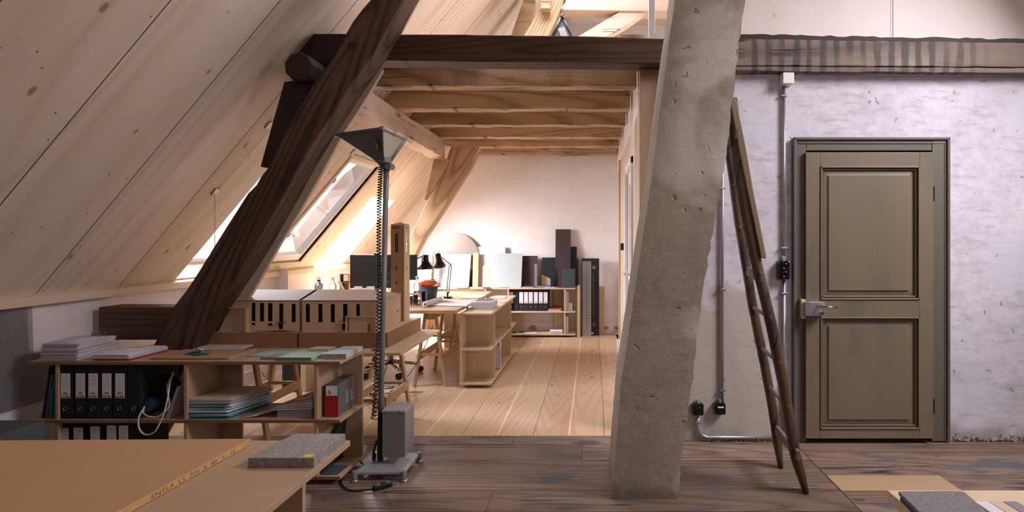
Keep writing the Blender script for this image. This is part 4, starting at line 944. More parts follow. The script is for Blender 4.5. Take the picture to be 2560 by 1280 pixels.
edge(lf_, fr_, .010, 'greydk', 'rim'); edge(fr_, rr_, .010, 'greylt', 'rim'); edge(rr_, rl_, .008, 'grey', 'rim'); edge(rl_, lf_, .008, 'grey', 'rim')
edge(fr_, br, .005, 'greydk', 'arris'); edge(rr_, brr, .012, 'grey', 'arris')
mb = MB(); mb.bar(R(br), R(brr), .02, .03); mb.build('head_skirt', M['grey'], lamp, bevel=.003)
for p in rim+[fr_.lerp(rr_, .5)]: MB().cyl(R(p)-Vector((0, 0, .012)), .011, .024).build('rim_clamp', M['grey'], lamp, bevel=.002)
# raised boss on the dark side
nn = (fr_-lf_).cross(bl-lf_).normalized(); 
if nn.y > 0: nn = -nn
q = [lf_.lerp(fr_, .70).lerp(bl.lerp(br, .6), .28), lf_.lerp(fr_, .86).lerp(bl.lerp(br, .8), .28), lf_.lerp(fr_, .88).lerp(bl.lerp(br, .9), .68), lf_.lerp(fr_, .74).lerp(bl.lerp(br, .5), .68)]
mb = MB(); mb.add([R(v) for v in q]+[R(v+nn*.02) for v in q], [(0, 1, 5, 4), (1, 2, 6, 5), (2, 3, 7, 6), (3, 0, 4, 7), (4, 5, 6, 7)]); mb.build('boss', M['greydk'], lamp, bevel=.002)
mb = MB(); a = W(940, 400, 3.16); b = W(963, 413, 3.2); mb.add([R(v) for v in (W(930, 396, 3.13), W(968, 402, 3.13), W(978, 412, 3.19), W(966, 424, 3.19), W(950, 414, 3.19))]+[R(v) for v in (W(930, 396, 3.2), W(968, 402, 3.2), W(978, 412, 3.21), W(966, 424, 3.21), W(950, 414, 3.21))], [(0, 1, 2, 3, 4), (9, 8, 7, 6, 5), (0, 5, 6, 1), (1, 6, 7, 2), (2, 7, 8, 3), (3, 8, 9, 4), (4, 9, 5, 0)]); mb.build('neck', M['greydk'], lamp, bevel=.002)
MB().cyl(R(W(969, 414, 3.17)), .020, .07, (0, 1, 0)).build('hinge', M['grey'], lamp, bevel=.002)
# mains cable and switch
pts = [(X_(915, 3.25), 3.25, .02), (X_(900, 3.35), 3.33, .03), (X_(880, 3.35), 3.30, .035), (X_(862, 3.2), 3.2, .012), (X_(853, 3.1), 3.10, .008), (X_(866, 3.04), 3.02, .007), (X_(890, 3.0), 2.985, .007), (X_(932, 3.0), 3.0, .01)]
def smooth(P, k=6):
    P = [Vector(p) for p in P]; out = []
    for i in range(len(P)-1):
        p0 = P[max(i-1, 0)]; p1 = P[i]; p2 = P[i+1]; p3 = P[min(i+2, len(P)-1)]
        for j in range(k):
            t = j/k; out.append(.5*((2*p1)+(p2-p0)*t+(2*p0-5*p1+4*p2-p3)*t*t+(3*p1-p0-3*p2+p3)*t**3))
    return out+[P[-1]]
MB().tube([R(p) for p in smooth(pts)], .005, 8).build('mains_cable', M['rubber'], lamp)
mb = MB(); mb.bar(R((X_(933, 3.0), 3.0, .015)), R((X_(975, 3.03), 3.06, .016)), .035, .026); mb.build('foot_switch', M['black'], lamp, bevel=.006)
MB().tube([R(p) for p in smooth([(X_(940, 3.2), 3.21, .20), (X_(936, 3.2), 3.19, .14), (X_(933, 3.2), 3.2, .10), (X_(936, 3.2), 3.2, .09), (X_(938, 3.2), 3.2, .13)])], .007, 8).build('cable_loop', M['rubber'], lamp)
# second lamp head seen in the loft
l2 = empty('loft_lamp', W(1405, 86, 4.9), 'grey triangular lamp head seen in the loft above the tie beam', 'lamp'); p2 = l2.location.copy()
A2, B2, C2, D2 = W(1405, 40, 4.7)-p2, W(1376, 100, 4.7)-p2, W(1434, 100, 4.7)-p2, W(1404, 100, 5.0)-p2
mb = MB(); mb.add([A2, B2, C2, D2], [(0, 1, 2), (0, 2, 3), (0, 3, 1), (1, 3, 2)]); mb.build('head', M['greylt'], l2)
for a, b in ((A2, B2), (A2, C2)): MB().tube([a, b], .012, 8).build('rim', M['greydk'], l2)
MB().cyl(A2-Vector((0, .01, .01)), .018, .03, (.5, 0, .8)).build('rim_clamp', M['grey'], l2)
mb = MB(); mb.bar(W(1403, 72, 4.69)-p2, W(1412, 96, 4.66)-p2, .06, .03, (0, 1, 0)); mb.build('boss', M['grey'], l2, bevel=.003)
MB().tube([D2*.4+Vector((0, .05, -.12)), Vector((0, .12, 2.90-p2.z))], .0155, 10).build('pole', M['grey'], l2)
# ================= SMALL THINGS =================
def one(mb, name, mat, label, cat, group=None, bevel=0, kind=None):
    xs = [v[0] for v in mb.v]; ys = [v[1] for v in mb.v]; zs2 = [v[2] for v in mb.v]
    o = mb.build(name, mat, None, bevel, loc=((min(xs)+max(xs))/2, (min(ys)+max(ys))/2, min(zs2)))
    return tag(o, label, cat, group, kind)
def sheets(mb, x0, x1, y0, y1, z0, z1, n, jit=.006, skew=(0, 0), seed=1, curl=None):
    random.seed(seed); t = (z1-z0)/n
    for i in range(n):
        a, b = random.uniform(-jit, jit), random.uniform(-jit, jit); rz = random.uniform(-1, 1)*jit*1.5
        c = Vector(((x0+x1)/2+a+skew[0]*i/n, (y0+y1)/2+b+skew[1]*i/n, 0)); w, d = (x1-x0)/2, (y1-y0)/2
        Mx = Matrix.Translation((c.x, c.y, z0+i*t)) @ Matrix.Rotation(rz, 4, 'Z')
        mb.box(-w, w, -d, d, 0, t*.86, Mx)
    return mb
zt1 = .7025; zm1 = .3705
def sheared(mb, P, z0, n, t, jit, seed):     # stack of n sheets with outline P (xy), thickness t each
    random.seed(seed)
    for i in range(n):
        a, b = random.uniform(-jit, jit), random.uniform(-jit, jit); za = z0+i*t; m2 = len(P)
        vs = [(x+a, y+b, za) for x, y in P]+[(x+a, y+b, za+t*.8) for x, y in P]
        mb.add(vs, [list(range(m2))[::-1], list(range(m2, 2*m2))]+[[k, (k+1) % m2, m2+(k+1) % m2, m2+k] for k in range(m2)])
    return mb
# paper stacks on the front shelf
st = empty('paper_stack', (X_(160, 3.15), 3.2, zt1), 'thick paper stack with red and green index tabs on the front shelf', 'papers'); q = st.location
P = [(X_(103, 3.09)-q.x, 3.09-q.y), (X_(193, 3.09)-q.x, 3.09-q.y), (X_(258, 3.28)-q.x, 3.36-q.y), (X_(158, 3.28)-q.x, 3.36-q.y)]
sheared(MB(), P, .0, 30, .0032, .007, 3).build('sheets', M['papers'], st)
P = [(X_(240, 3.3)-q.x-.02, 3.30-q.y), (X_(240, 3.3)-q.x+.02, 3.32-q.y)]
random.seed(6)
fx = X_(262, 3.38)-q.x
for i, (dx, dz, mt) in enumerate(((-.09, .097, 'flagr'), (-.055, .098, 'flagg'), (-.02, .098, 'flagr'), (.0, .097, 'flagg'), (.02, .078, 'flagr'), (.022, .068, 'flagr'), (.02, .056, 'flagr'), (.024, .046, 'ynote'))):
    mb = MB(); Mx = Matrix.Translation((fx+dx+.03, .150+random.uniform(-.02, .015), dz-.004)) @ Matrix.Rotation(random.uniform(.3, 1.0), 4, 'Y') @ Matrix.Rotation(.5, 4, 'X')
    mb.box(-.009, .009, -.0006, .0006, 0, .034, Mx); mb.build('index_tab', M[mt], st)
st = empty('paper_stack', (X_(320, 3.2), 3.2, zt1), 'flat white paper stack on a red folder, beside the thick tabbed stack', 'papers'); q = st.location
P = [(X_(232, 3.09)-q.x, 3.09-q.y), (X_(322, 3.09)-q.x, 3.09-q.y), (X_(410, 3.33)-q.x, 3.36-q.y), (X_(310, 3.33)-q.x, 3.36-q.y)]
sheared(MB(), P, 0, 2, .004, .004, 5).build('folder', M['red'], st); sheared(MB(), P, .008, 9, .0030, .006, 8).build('sheets', M['papers'], st)
P = [(X_(322, 3.3)-q.x, 3.29-q.y), (X_(355, 3.3)-q.x, 3.29-q.y), (X_(368, 3.3)-q.x, 3.33-q.y), (X_(335, 3.3)-q.x, 3.33-q.y)]
sheared(MB(), P, .036, 1, .001, 0, 1).build('yellow_note', M['ynote'], st)
# two thin mdf plates with keys
def plate(px0, px1, Yf_, Yb_, z0, z1, name, mat, label, cat, jitx=0, group=None, bevel=.001):
    P = [(X_(px0, Yf_), Yf_), (X_(px1, Yf_), Yf_), (X_(px1, Yf_)+jitx, Yb_), (X_(px0, Yf_)+jitx, Yb_)]
    mb = MB(); vs = [(x, y, z0) for x, y in P]+[(x, y, z1) for x, y in P]
    mb.add(vs, [(3, 2, 1, 0), (4, 5, 6, 7), (0, 1, 5, 4), (1, 2, 6, 5), (2, 3, 7, 6), (3, 0, 4, 7)]); return one(mb, name, mat, label, cat, group, bevel)
plate(378, 573, 3.12, 3.37, zt1, zt1+.006, 'fibre_plate', M['mdf'], 'lower of two thin brown fibre plates under the bunch of keys', 'board', .02)
plate(376, 570, 3.115, 3.35, zt1+.0065, zt1+.0125, 'fibre_plate', M['mdf'], 'upper thin brown fibre plate carrying the bunch of keys', 'board', .02)
ky = empty('key_bunch', W(497, 876, 3.2), 'bunch of keys with blue, green and pink plastic fobs on the brown plate', 'keys'); ky.location.z = zt1+.0125
def fob(mat, dx, dy, dz, rz, tilt=.15):
    Mx = Matrix.Translation((dx, dy, dz)) @ Matrix.Rotation(rz, 4, 'Z') @ Matrix.Rotation(tilt, 4, 'Y')
    MB().box(-.028, .028, -.011, .011, 0, .007, Mx).build('key_fob', M[mat], ky, bevel=.002)
fob('blue', -.045, .0, .006, .3, -.2); fob('blue', -.03, .015, .004, .5, -.1); fob('green', .0, -.02, .001, .5); fob('green', .02, -.025, .001, .2); fob('green', .04, -.015, .001, -.1); fob('pink', .045, .02, .016, -.05, .05); fob('white', -.02, .03, .018, .2)
random.seed(5)
for i in range(6):
    a = random.uniform(0, PI); x, y = random.uniform(-.03, .03), random.uniform(-.02, .02)
    Mx = Matrix.Translation((x, y, .012+.003*i)) @ Matrix.Rotation(a, 4, 'Z') @ Matrix.Rotation(random.uniform(-.2, .2), 4, 'Y')
    mb = MB(); mb.box(0, .03, -.003, .003, 0, .002, Mx); mb.lathe([(.004, -.001), (.010, -.001), (.010, .001), (.004, .001), (.004, -.001)], Mx @ Vector((-.006, 0, .001)), Mx.to_3x3() @ Vector((0, 0, 1)), 12); mb.build('key', M['chrome'], ky)
# material samples on the front shelf
zq = zt1
plate(618, 662, 3.19, 3.36, zq, zq+.007, 'sample_plate', M['mint'], 'thin pale green sample plate with a brown edge, left of the grey stone bar', 'sample', .02)
plate(668, 732, 3.25, 3.37, zq, zq+.005, 'sample_plate', M['mint'], 'thin grey green sample plate behind the grey stone bar', 'sample', .02)
plate(651, 690, 3.115, 3.24, zq, zq+.014, 'stone_sample', M['greystone'], 'small grey stone bar on the front shelf before the thin green plates', 'sample', .045)
s = empty('green_board', (X_(690, 3.09), 3.09, zq), 'thick mint green sample board on the front shelf', 'sample')
mb = MB(); x1 = X_(778, 3.09)-X_(690, 3.09); mb.add([(0, 0, 0), (x1, 0, 0), (x1+.03, .26, 0), (.03, .26, 0), (0, 0, .018), (x1, 0, .018), (x1+.03, .26, .018), (.03, .26, .018)], [(3, 2, 1, 0), (4, 5, 6, 7), (1, 2, 6, 5), (2, 3, 7, 6), (3, 0, 4, 7), (0, 1, 5, 4)]); mb.build('board_panel', M['mint'], s)
MB().box(0, x1, -.0008, 0, 0, .0178).build('board_edge', M['mintedge'], s, label='darker green sawn edge')
plate(771, 820, 3.27, 3.34, zq+.0185, zq+.033, 'beige_block', M['beige'], 'small beige block lying on the mint green board', 'sample', .012)
s = empty('terrazzo_sample', (X_(802, 3.14), 3.14, zq), 'white terrazzo slab at the right end of the front shelf', 'sample')
mb = MB(); x1 = X_(865, 3.14)-X_(802, 3.14); mb.add([(0, 0, 0), (x1, 0, 0), (x1+.0, .23, 0), (.03, .23, 0), (0, 0, .028), (x1, 0, .028), (x1+.0, .23, .028), (.03, .23, .028)], [(3, 2, 1, 0), (4, 5, 6, 7), (1, 2, 6, 5), (2, 3, 7, 6), (3, 0, 4, 7), (0, 1, 5, 4)]); mb.build('slab', M['terrazzow'], s, bevel=.001)
MB().box(0, x1, -.0008, 0, 0, .027).build('sawn_face', M['terredge'], s)
plate(930, 952, 3.46, 3.54, .6785, .695, 'stone_sample', M['greystone'], 'small grey stone block on the model table beside the lamp pole', 'sample', .0)
# foreground terrazzo slab with yellow sticker
Yt = 1.645; zt = .7025
s = empty('terrazzo_slab', (X_(620, Yt), Yt, zt), 'thick rough grey terrazzo slab with a yellow sticker in the foreground', 'sample')
def slab_ring(P, z0, z1, n=9, j=.0016):
    pass
random.seed(12); mb = MB(); out = []
cs = [(0, 0), (X_(785, Yt)-X_(620, Yt), .0), (X_(785, Yt)-X_(620, Yt)-.0, .205), (.03, .205)]
for a, b in zip(cs, cs[1:]+cs[:1]):
    for i in range(12): t = i/12; out.append((a[0]+(b[0]-a[0])*t+random.uniform(-.001, .001), a[1]+(b[1]-a[1])*t+random.uniform(-.001, .001)))
n = len(out); H = .030
vs = [(x+random.uniform(-.0015, .0015), y+random.uniform(-.0015, .0015), 0) for x, y in out]+[(x, y, H) for x, y in out]
mb.add(vs, [list(range(n))[::-1], list(range(n, 2*n))]+[[k, (k+1) % n, n+(k+1) % n, n+k] for k in range(n)]); mb.build('slab', M['terrazzo'], s)
MB().box(.163, .190, .006, .026, H, H+.0006).build('sticker', M['yellow'], s)
# white blue tray rim and dark sheet at the far end of the foreground shelf
plate(632, 700, 1.93, 2.05, .60, .603, 'plastic_tray', M['palewhite'], 'pale plastic tray just behind the foreground shelf end', 'tray') if False else None
# folders in the right compartment of the front shelf
st = empty('folder_stack', (X_(545, 3.2), 3.2, zm1), 'slumped stack of teal folders and papers on the middle front shelf', 'papers'); q = st.location
xa, xb = X_(466, 3.10)-q.x, X_(556, 3.10)-q.x
random.seed(15)
for i in range(22):
    z = i*.0052; sk = .045*(i/22)**1.4; mt = 'teal' if i in (0, 1, 3, 5, 6, 9, 12, 15) else ('paperw' if i > 17 else 'paper')
    a, b = random.uniform(-.012, .012), random.uniform(-.010, .010); rz = random.uniform(-.04, .04)
    Mx = Matrix.Translation((a+sk*.6, b-.005, z)) @ Matrix.Rotation(rz, 4, 'Z'); mb = MB()
    # gentle sag: rear right end droops
    nx = 6; vs = []; w0, w1, d0, d1 = xa+.0, xb+.03, -.105, .16
    for k in range(nx+1):
        for y in (d0, d1):
            x = w0+(w1-w0)*k/nx; zz = .0-.0*(k/nx)
            for t in (0, .0038): vs.append(Mx @ Vector((x+(y-d0)*.33, y, zz+t)))
    fs = []
    for k in range(nx):
        o4 = k*4; fs += [(o4, o4+4, o4+6, o4+2), (o4+1, o4+3, o4+7, o4+5), (o4, o4+1, o4+5, o4+4), (o4+2, o4+6, o4+7, o4+3)]
    fs += [(0, 2, 3, 1), (nx*4, nx*4+1, nx*4+3, nx*4+2)]
    mb.add(vs, fs); mb.build('folder' if mt == 'teal' else 'sheet', M[mt], st)
# draped loose sheets
st = empty('loose_sheets', (X_(700, 3.2), 3.2, zm1), 'loose sheets draped over a paper block on the middle front shelf', 'papers'); q = st.location
sheets(MB(), X_(690, 3.10)-q.x, X_(776, 3.10)-q.x, -.09, .14, .0, .042, 12, .003, seed=4).build('paper_block', M['paperg'], st)
for s_, (dz, ln, mt) in enumerate(((.046, 0, 'paperw'), (.052, .015, 'paperw'), (.058, .0, 'paper'), (.066, -.02, 'paperw'), (.074, .01, 'paperw'))):
    mb = MB(); nx = 16; vs = []; x0, x1 = X_(600+s_*9, 3.1)-q.x, X_(776-s_*2, 3.1)-q.x
    for k in range(nx+1):
        t = k/nx; h = dz*(1/(1+math.exp(-(t-.32)*14)))+.002+s_*.0025+ .014*max(0, t-.7)*s_
        for y in (-.10+.01*s_, .15):
            vs += [(x0+(x1-x0)*t+(y+.1)*.25*(1-t)+(.05*(y+.1)), y, h+(.10*max(0, t-.6) if y > 0 else 0)), (x0+(x1-x0)*t+(y+.1)*.25*(1-t)+(.05*(y+.1)), y, h+.001+(.10*max(0, t-.6) if y > 0 else 0))]
    fs = []
    for k in range(nx):
        o4 = k*4; fs += [(o4, o4+4, o4+6, o4+2), (o4+1, o4+3, o4+7, o4+5), (o4, o4+1, o4+5, o4+4), (o4+2, o4+6, o4+7, o4+3)]
    fs += [(0, 2, 3, 1), (nx*4, nx*4+1, nx*4+3, nx*4+2)]
    mb.add(vs, fs, True); mb.build('sheet', M[mt], st)
# red and grey document box
bx = empty('archive_box', (X_(829, 3.12), 3.12, zm1), 'grey and red cardboard box upright in the right compartment of the front shelf', 'box', rz=.0)
w = X_(845, 3.12)-X_(812, 3.12)
MB().box(-w/2, w/2, 0, .235, 0, .190).build('box_body', M['crate'], bx, bevel=.004)
MB().box(-w/2-.0008, w/2+.0008, -.0015, .002, .002, .122).build('red_panel', M['red'], bx, bevel=.0006)
MB().box(-w/2+.006, w/2-.006, -.0022, 0, .124, .180).build('front_label', M['paper'], bx)
MB().cyl((-.012, -.003, .150), .0045, .002, (0, 1, 0)).build('label_mark', M['red'], bx); MB().cyl((-.010, -.003, .138), .006, .002, (0, 1, 0)).build('label_mark', M['red'], bx)
MB().box(w/2, w/2+.0012, .222, .236, .0, .14).build('red_strip', M['red'], bx)
mb = MB(); random.seed(4)
for k in range(9): mb.box(w/2, w/2+.0006, .10, .10+random.uniform(.02, .04), .115-k*.008, .1165-k*.008); mb.box(w/2, w/2+.0006, .155, .155+random.uniform(.02, .045), .115-k*.008, .1165-k*.008)
mb.build('print_lines', M['paper'], bx)
tm = text_mesh('SWISS', .012); MXs = Matrix(((0, 0, 1, w/2+.0008), (1, 0, 0, .15), (0, 1, 0, .145), (0, 0, 0, 1)))
mb = MB(); mb.box(w/2, w/2+.0006, .10, .125, .141, .150); mb.box(w/2, w/2+.0006, .045, .058, .030, .042); mb.build('print_block', M['red'], bx)
# books leaning left of the front shelf
for i, (px, top, t, mt, lab) in enumerate(((113, 133, .014, 'blackm', 'dark book leaning at the far left of the front shelf'), (120, 137, .016, 'crate', 'grey green book leaning between two dark books at the left of the front shelf'), (131, 139, .010, 'teal', 'thin teal book leaning against the left upright of the front shelf'))):
    x0 = X_(px, 3.12); x1 = X_(top, 3.12); Hh = (.30, .25, .22)[i]
    mb = MB(); d = (Vector((x1-.012*(2-i)*0-.002, 0, Hh))-Vector((x0, 0, 0)))
    mb.prism([(x0, zm1+.001), (x0+t, zm1+.001), (min(x1, X_(136, 3.07)-t-.001)+t-.002, zm1+Hh), (min(x1, X_(136, 3.07)-t-.001)-.002, zm1+Hh)], 3.10, 3.32)
    one(mb, 'leaning_book', M[mt], lab, 'book', 'books leaning at the left of the front shelf')
mb = MB(); mb.prism([(X_(420, 3.12), zm1+.001), (X_(432, 3.12), zm1+.001), (X_(456, 3.12)-.002, zm1+.178), (X_(450, 3.12)-.002, zm1+.182)], 3.10, 3.34)
one(mb, 'leaning_book', M['palegrey'], 'pale thin book leaning against the upright right of the tangled white cable', 'book')
# blue cloth and black bag in the compartment
mb = MB(); random.seed(14)
def lump(c, r, sc, seed, amp=.18):
    random.seed(seed); k0 = len(mb.v); mb.sphere(c, r, 22, 14, sc)
    import mathutils
    for i in range(k0, len(mb.v)):
        v = Vector(mb.v[i]); nz = mathutils.noise.noise(v*16+Vector((seed, 0, 0)))+.5*mathutils.noise.noise(v*40); d = (v-Vector(c)); mb.v[i] = tuple(Vector(c)+d*(1+amp*nz))
lump((X_(405, 3.25), 3.25, zm1+.115), .13, (.85, .55, .82), 3)
one(mb, 'black_bag', M['bag'], 'crumpled black bag in the dark compartment of the front shelf', 'bag')
mb = MB(); lump((X_(378, 3.15), 3.14, zm1+.07), .06, (1.0, .6, .65), 7, .3)
one(mb, 'blue_cloth', M['bluecloth'], 'folded dark blue cloth on the front shelf before the black bag', 'cloth')
pts = [(X_(440, 3.2), 3.18, zm1+.245), (X_(425, 3.1), 3.10, zm1+.20), (X_(416, 3.05), 3.06, zm1+.13), (X_(412, 3.05), 3.05, zm1+.06), (X_(402, 3.05), 3.05, zm1+.0), (X_(388, 3.05), 3.045, zm1-.06), (X_(365, 3.05), 3.045, zm1-.075), (X_(350, 3.05), 3.045, zm1-.04), (X_(347, 3.05), 3.05, zm1+.02), (X_(358, 3.08), 3.09, zm1+.07)]
mb = MB(); mb.tube(smooth(pts), .0042, 7)
pts = [(X_(437, 3.2), 3.19, zm1+.235), (X_(418, 3.12), 3.12, zm1+.17), (X_(420, 3.08), 3.09, zm1+.08), (X_(405, 3.08), 3.08, zm1+.03), (X_(385, 3.08), 3.08, zm1+.012), (X_(360, 3.08), 3.08, zm1+.03), (X_(356, 3.08), 3.09, zm1+.06)]
mb.tube(smooth(pts), .0042, 7)
one(mb, 'white_cable', M['cablew'], 'white cable looping over the edge of the front shelf', 'cable')
# things on the bottom board of the front unit, right end
mb = MB(); Yb0, Yb1 = 3.10, 3.34
vs = [(X_(800, Yb0)-.0, Yb0, .05), (X_(800, Yb0)+.01, Yb0, .05), (X_(800, Yb0)+.02, Yb1, .05), (X_(800, Yb0)+.01, Yb1, .05), (X_(846, Yb0)-.07, Yb0, .21), (X_(846, Yb0)-.06, Yb0, .21), (X_(852, Yb0)-.07, Yb1, .335), (X_(852, Yb0)-.08, Yb1, .335)]
mb.add(vs, [(3, 2, 1, 0), (4, 5, 6, 7), (0, 1, 5, 4), (1, 2, 6, 5), (2, 3, 7, 6), (3, 0, 4, 7)])
one(mb, 'black_folder', M['dkgreen'], 'black folder leaning on the bottom board of the front shelf behind the lamp cable', 'folder')
plate(800, 843, 3.09, 3.22, .0485, .053, 'grey_card', M['slate'], 'grey blue card lying on the bottom board of the front shelf', 'card', .01)
# left edge: perforated sheet, grey boards, white card
s = empty('perforated_sheet', (-3.33, 2.6, 0), 'perforated dark metal sheet hanging before the white low wall at the left edge', 'screen')
mb = MB(); mb.add([(.012, .0, .42), (.012, .78, .42), (.012, .78, .70), (.012, .605, .72), (.012, .595, 1.0), (.012, .0, 1.0)], [(0, 1, 2, 3, 4, 5)]); mb.build('sheet', M['perf'], s)
mb = MB(); mb.box(.0, .008, .2, .205, .41, 1.0); mb.build('sheet_edge', M['blackm'], s)
mb = MB(); lump((-3.27, 3.02, .52), .14, (.35, 1.0, 1.1), 9, .2)
one(mb, 'grey_parcel', M['crate'], 'grey parcel on the floor beneath the perforated sheet', 'parcel') if False else None
mb = MB(); mb.box(-3.32, -3.02, 2.35, 2.98, 0, .40); one(mb, 'grey_chest', M['crate'], 'grey chest under the perforated sheet left of the front shelf', 'chest', bevel=.004)
mb = MB(); mb.box(-2.98, -2.972, 2.30, 2.62, .22, .50); one(mb, 'white_card', M['paper'], 'white card standing at the left edge before the grey chest', 'card')
mb = MB(); mb.box(-3.15, -3.10, 2.5, 2.56, .4, .45); mb.box(-3.19, -3.165, 2.52, 2.56, .4, .46); one(mb, 'clip_block', M['beige'], 'small brown block on the grey chest at the left edge', 'block', bevel=.003) if False else None
mb = MB(); mb.box(-2.92, -2.25, 3.46, 3.58, .690, .700)
one(mb, 'white_sheet', M['paper'], 'bright white sheet lying behind the paper stacks beside the leaning post', 'panel')
# sample table bottom right
st_ = empty('sample_table', (X_(2218, 1.5), 1.1, 0), 'low pale table with material samples in the bottom right corner', 'table')
MB().box(0, 1.5, -.3, .40, .672, .702).build('table_top', M['mdflt'], st_, bevel=.002)
for (x, y) in ((.05, -.25), (.05, .35), (1.45, -.25), (1.45, .35)): MB().box(x-.02, x+.02, y-.02, y+.02, 0, .672).build('leg', M['trestle'], st_)
def samp(pts, z0, t, name, mat, label, cat='sample', holes=0):
    P = [(( px-CX)/F*((CH-z0-t)*F/(py-CY)), (CH-z0-t)*F/(py-CY)) for px, py in pts]; k = len(P); mb = MB()
    mb.add([(x, y, z0) for x, y in P]+[(x, y, z0+t) for x, y in P], [list(range(k)), list(range(2*k-1, k-1, -1))]+[[i, (i+1) % k, k+(i+1) % k, k+i] for i in range(k)])
    return one(mb, name, mat, label, cat, bevel=.001)
zz = .7025
samp([(2250, 1241), (2420, 1241), (2500, 1320), (2330, 1320)], zz, .012, 'brown_board', M['dkbrown'], 'brown board under the mottled grey carpet sample')
samp([(2246, 1228), (2400, 1227), (2412, 1230), (2500, 1310), (2330, 1310)], zz+.0125, .010, 'carpet_sample', M['felt'], 'mottled grey carpet sample on the table, bottom right corner')
samp([(2436, 1253), (2470, 1253), (2560, 1310), (2520, 1310)], zz, .004, 'white_strip_sample', M['palewhite'], 'pale blue white strip right of the carpet sample')
samp([(2472, 1253), (2505, 1253), (2600, 1310), (2563, 1310)], zz, .005, 'beige_strip_sample', M['beige'], 'beige strip with a hole, between white and grey strips')
samp([(2507, 1253), (2541, 1253), (2600, 1285), (2604, 1310)], zz, .005, 'grey_strip_sample', M['greystone'], 'dark grey strip with a hole, rightmost of the sample strips')

# ================= REAR DESK =================
ZD = .7405
def bottle(loc, h, label, water=.45):
    r = empty('glass_bottle', loc, label, 'bottle', 'clear glass bottles on the desk'); k = h/.28; R0 = .036
    prof = [(.001, 0), (R0, 0), (R0, .19), (R0*.9, .205), (.014, .225), (.013, .25), (.0135, .262), (.011, .262), (.0105, .25), (.0115, .226), (R0*.9-.003, .203), (R0-.003, .188), (R0-.003, .006), (.001, .006)]
    MB().lathe([(a, b*k) for a, b in prof], (0, 0, 0), n=28).build('bottle_glass', M['glass'], r)
    MB().cyl((0, 0, .262*k), .016, .02).build('bottle_cap', M['white'], r, bevel=.002)
    if water: MB().lathe([(.001, .008), (R0-.0038, .008), (R0-.0038, .19*k*water), (.001, .19*k*water)], (0, 0, 0), n=28).build('water', M['water'], r)
    return r
bottle((X_(1043, 5.38), 5.38, ZD), .285, 'clear glass water bottle, half full, on the desk right of the tower model', .72)
bottle((X_(832, 5.5), 5.5, ZD), .27, 'clear glass bottle seen over the roof of the building model', .5)
mb = MB(); r = empty('aluminium_bottle', (X_(797, 5.5), 5.5, ZD), 'aluminium flask with a black loop lid behind the building model', 'bottle')
MB().lathe([(.001, 0), (.038, 0), (.038, .185), (.034, .20), (.016, .215), (.015, .23), (.001, .23)], (0, 0, 0), n=28).build('flask', M['alu'], r)
MB().cyl((0, 0, .23), .017, .014).build('lid', M['black'], r, bevel=.002)
MB().tube([(.014*math.cos(a), 0, .247+.018*math.sin(a)) for a in [i*PI/8 for i in range(9)]], .0035, 6).build('lid_loop', M['black'], r)
for i, (px, lab) in enumerate(((1024, 'left of two small drinking glasses beside the water bottle'), (1030.5, 'right of two small drinking glasses beside the water bottle'))):
    MB().lathe([(.001, 0), (.024, 0), (.028, .10), (.026, .10), (.022, .006), (.001, .006)], (0, 0, 0), n=20).build('drinking_glass', M['glass'])
    o = bpy.data.objects[-1] if False else COL.objects[-1]; o.location = (X_(px, 5.25)+.0, 5.25+.09*i, ZD); tag(o, lab, 'glass', 'small drinking glasses on the desk')
sp = empty('black_radio', (X_(1059, 5.45), 5.45, ZD), 'small black device with a grey frame standing on the desk', 'device')
MB().box(-.024, .024, 0, .03, 0, .135).build('device_body', M['grey'], sp, bevel=.003); MB().box(-.017, .017, -.0015, 0, .03, .128).build('device_face', M['blackg'], sp, bevel=.001)
bg = empty('slate_bag', (X_(1072, 5.75), 5.75, ZD), 'slate grey bin holding an orange cloth behind the water bottle', 'container')
MB().lathe([(.001, 0), (.075, 0), (.095, .16), (.09, .16), (.07, .004), (.001, .004)], (0, 0, 0), n=24).build('bin_body', M['slate'], bg)
mb = MB(); lump((X_(1070, 5.72), 5.72, ZD+.185), .072, (1.25, .8, .42), 17, .45)
one(mb, 'orange_cloth', M['orange'], 'bright orange crumpled cloth lying on the slate bin', 'cloth')
# drawing roll and sheets
rl = empty('drawing_roll', (X_(1064, 5.22), 5.22, ZD), 'white paper roll with an unrolled drawing on the desk', 'paper roll')
a = Vector((0, -.02, .028)); b = Vector((X_(1098, 5.6)-X_(1064, 5.22), .42, .028))
ax = (b-a).normalized(); MB().lathe([(.011, 0), (.027, 0), (.027, (b-a).length), (.011, (b-a).length), (.011, 0)], a, ax, 22).build('roll', M['paper'], rl)
P = [(X_(1075, 5.25), 5.27), (X_(1165, 5.2), 5.2), (X_(1180, 5.55), 5.62), (X_(1105, 5.6), 5.72)]
for i, (mt, dz) in enumerate((('beige', 0), ('paper', .004), ('paper', .008))):
    mb = sheared(MB(), [(x-rl.location.x, y-rl.location.y+.015*i) for x, y in P], dz, 1, .003, .01, i+2); mb.build('drawing_sheet', M[mt], rl)
sheared(mb := MB(), [(X_(1150, 5.9), 5.95), (X_(1200, 5.9), 5.98), (X_(1212, 6.2), 6.3), (X_(1160, 6.2), 6.3)], ZD, 3, .002, .01, 9)
one(mb, 'paper_sheets', M['paper'], 'loose white sheets on the farther desk top behind the lamp', 'papers')
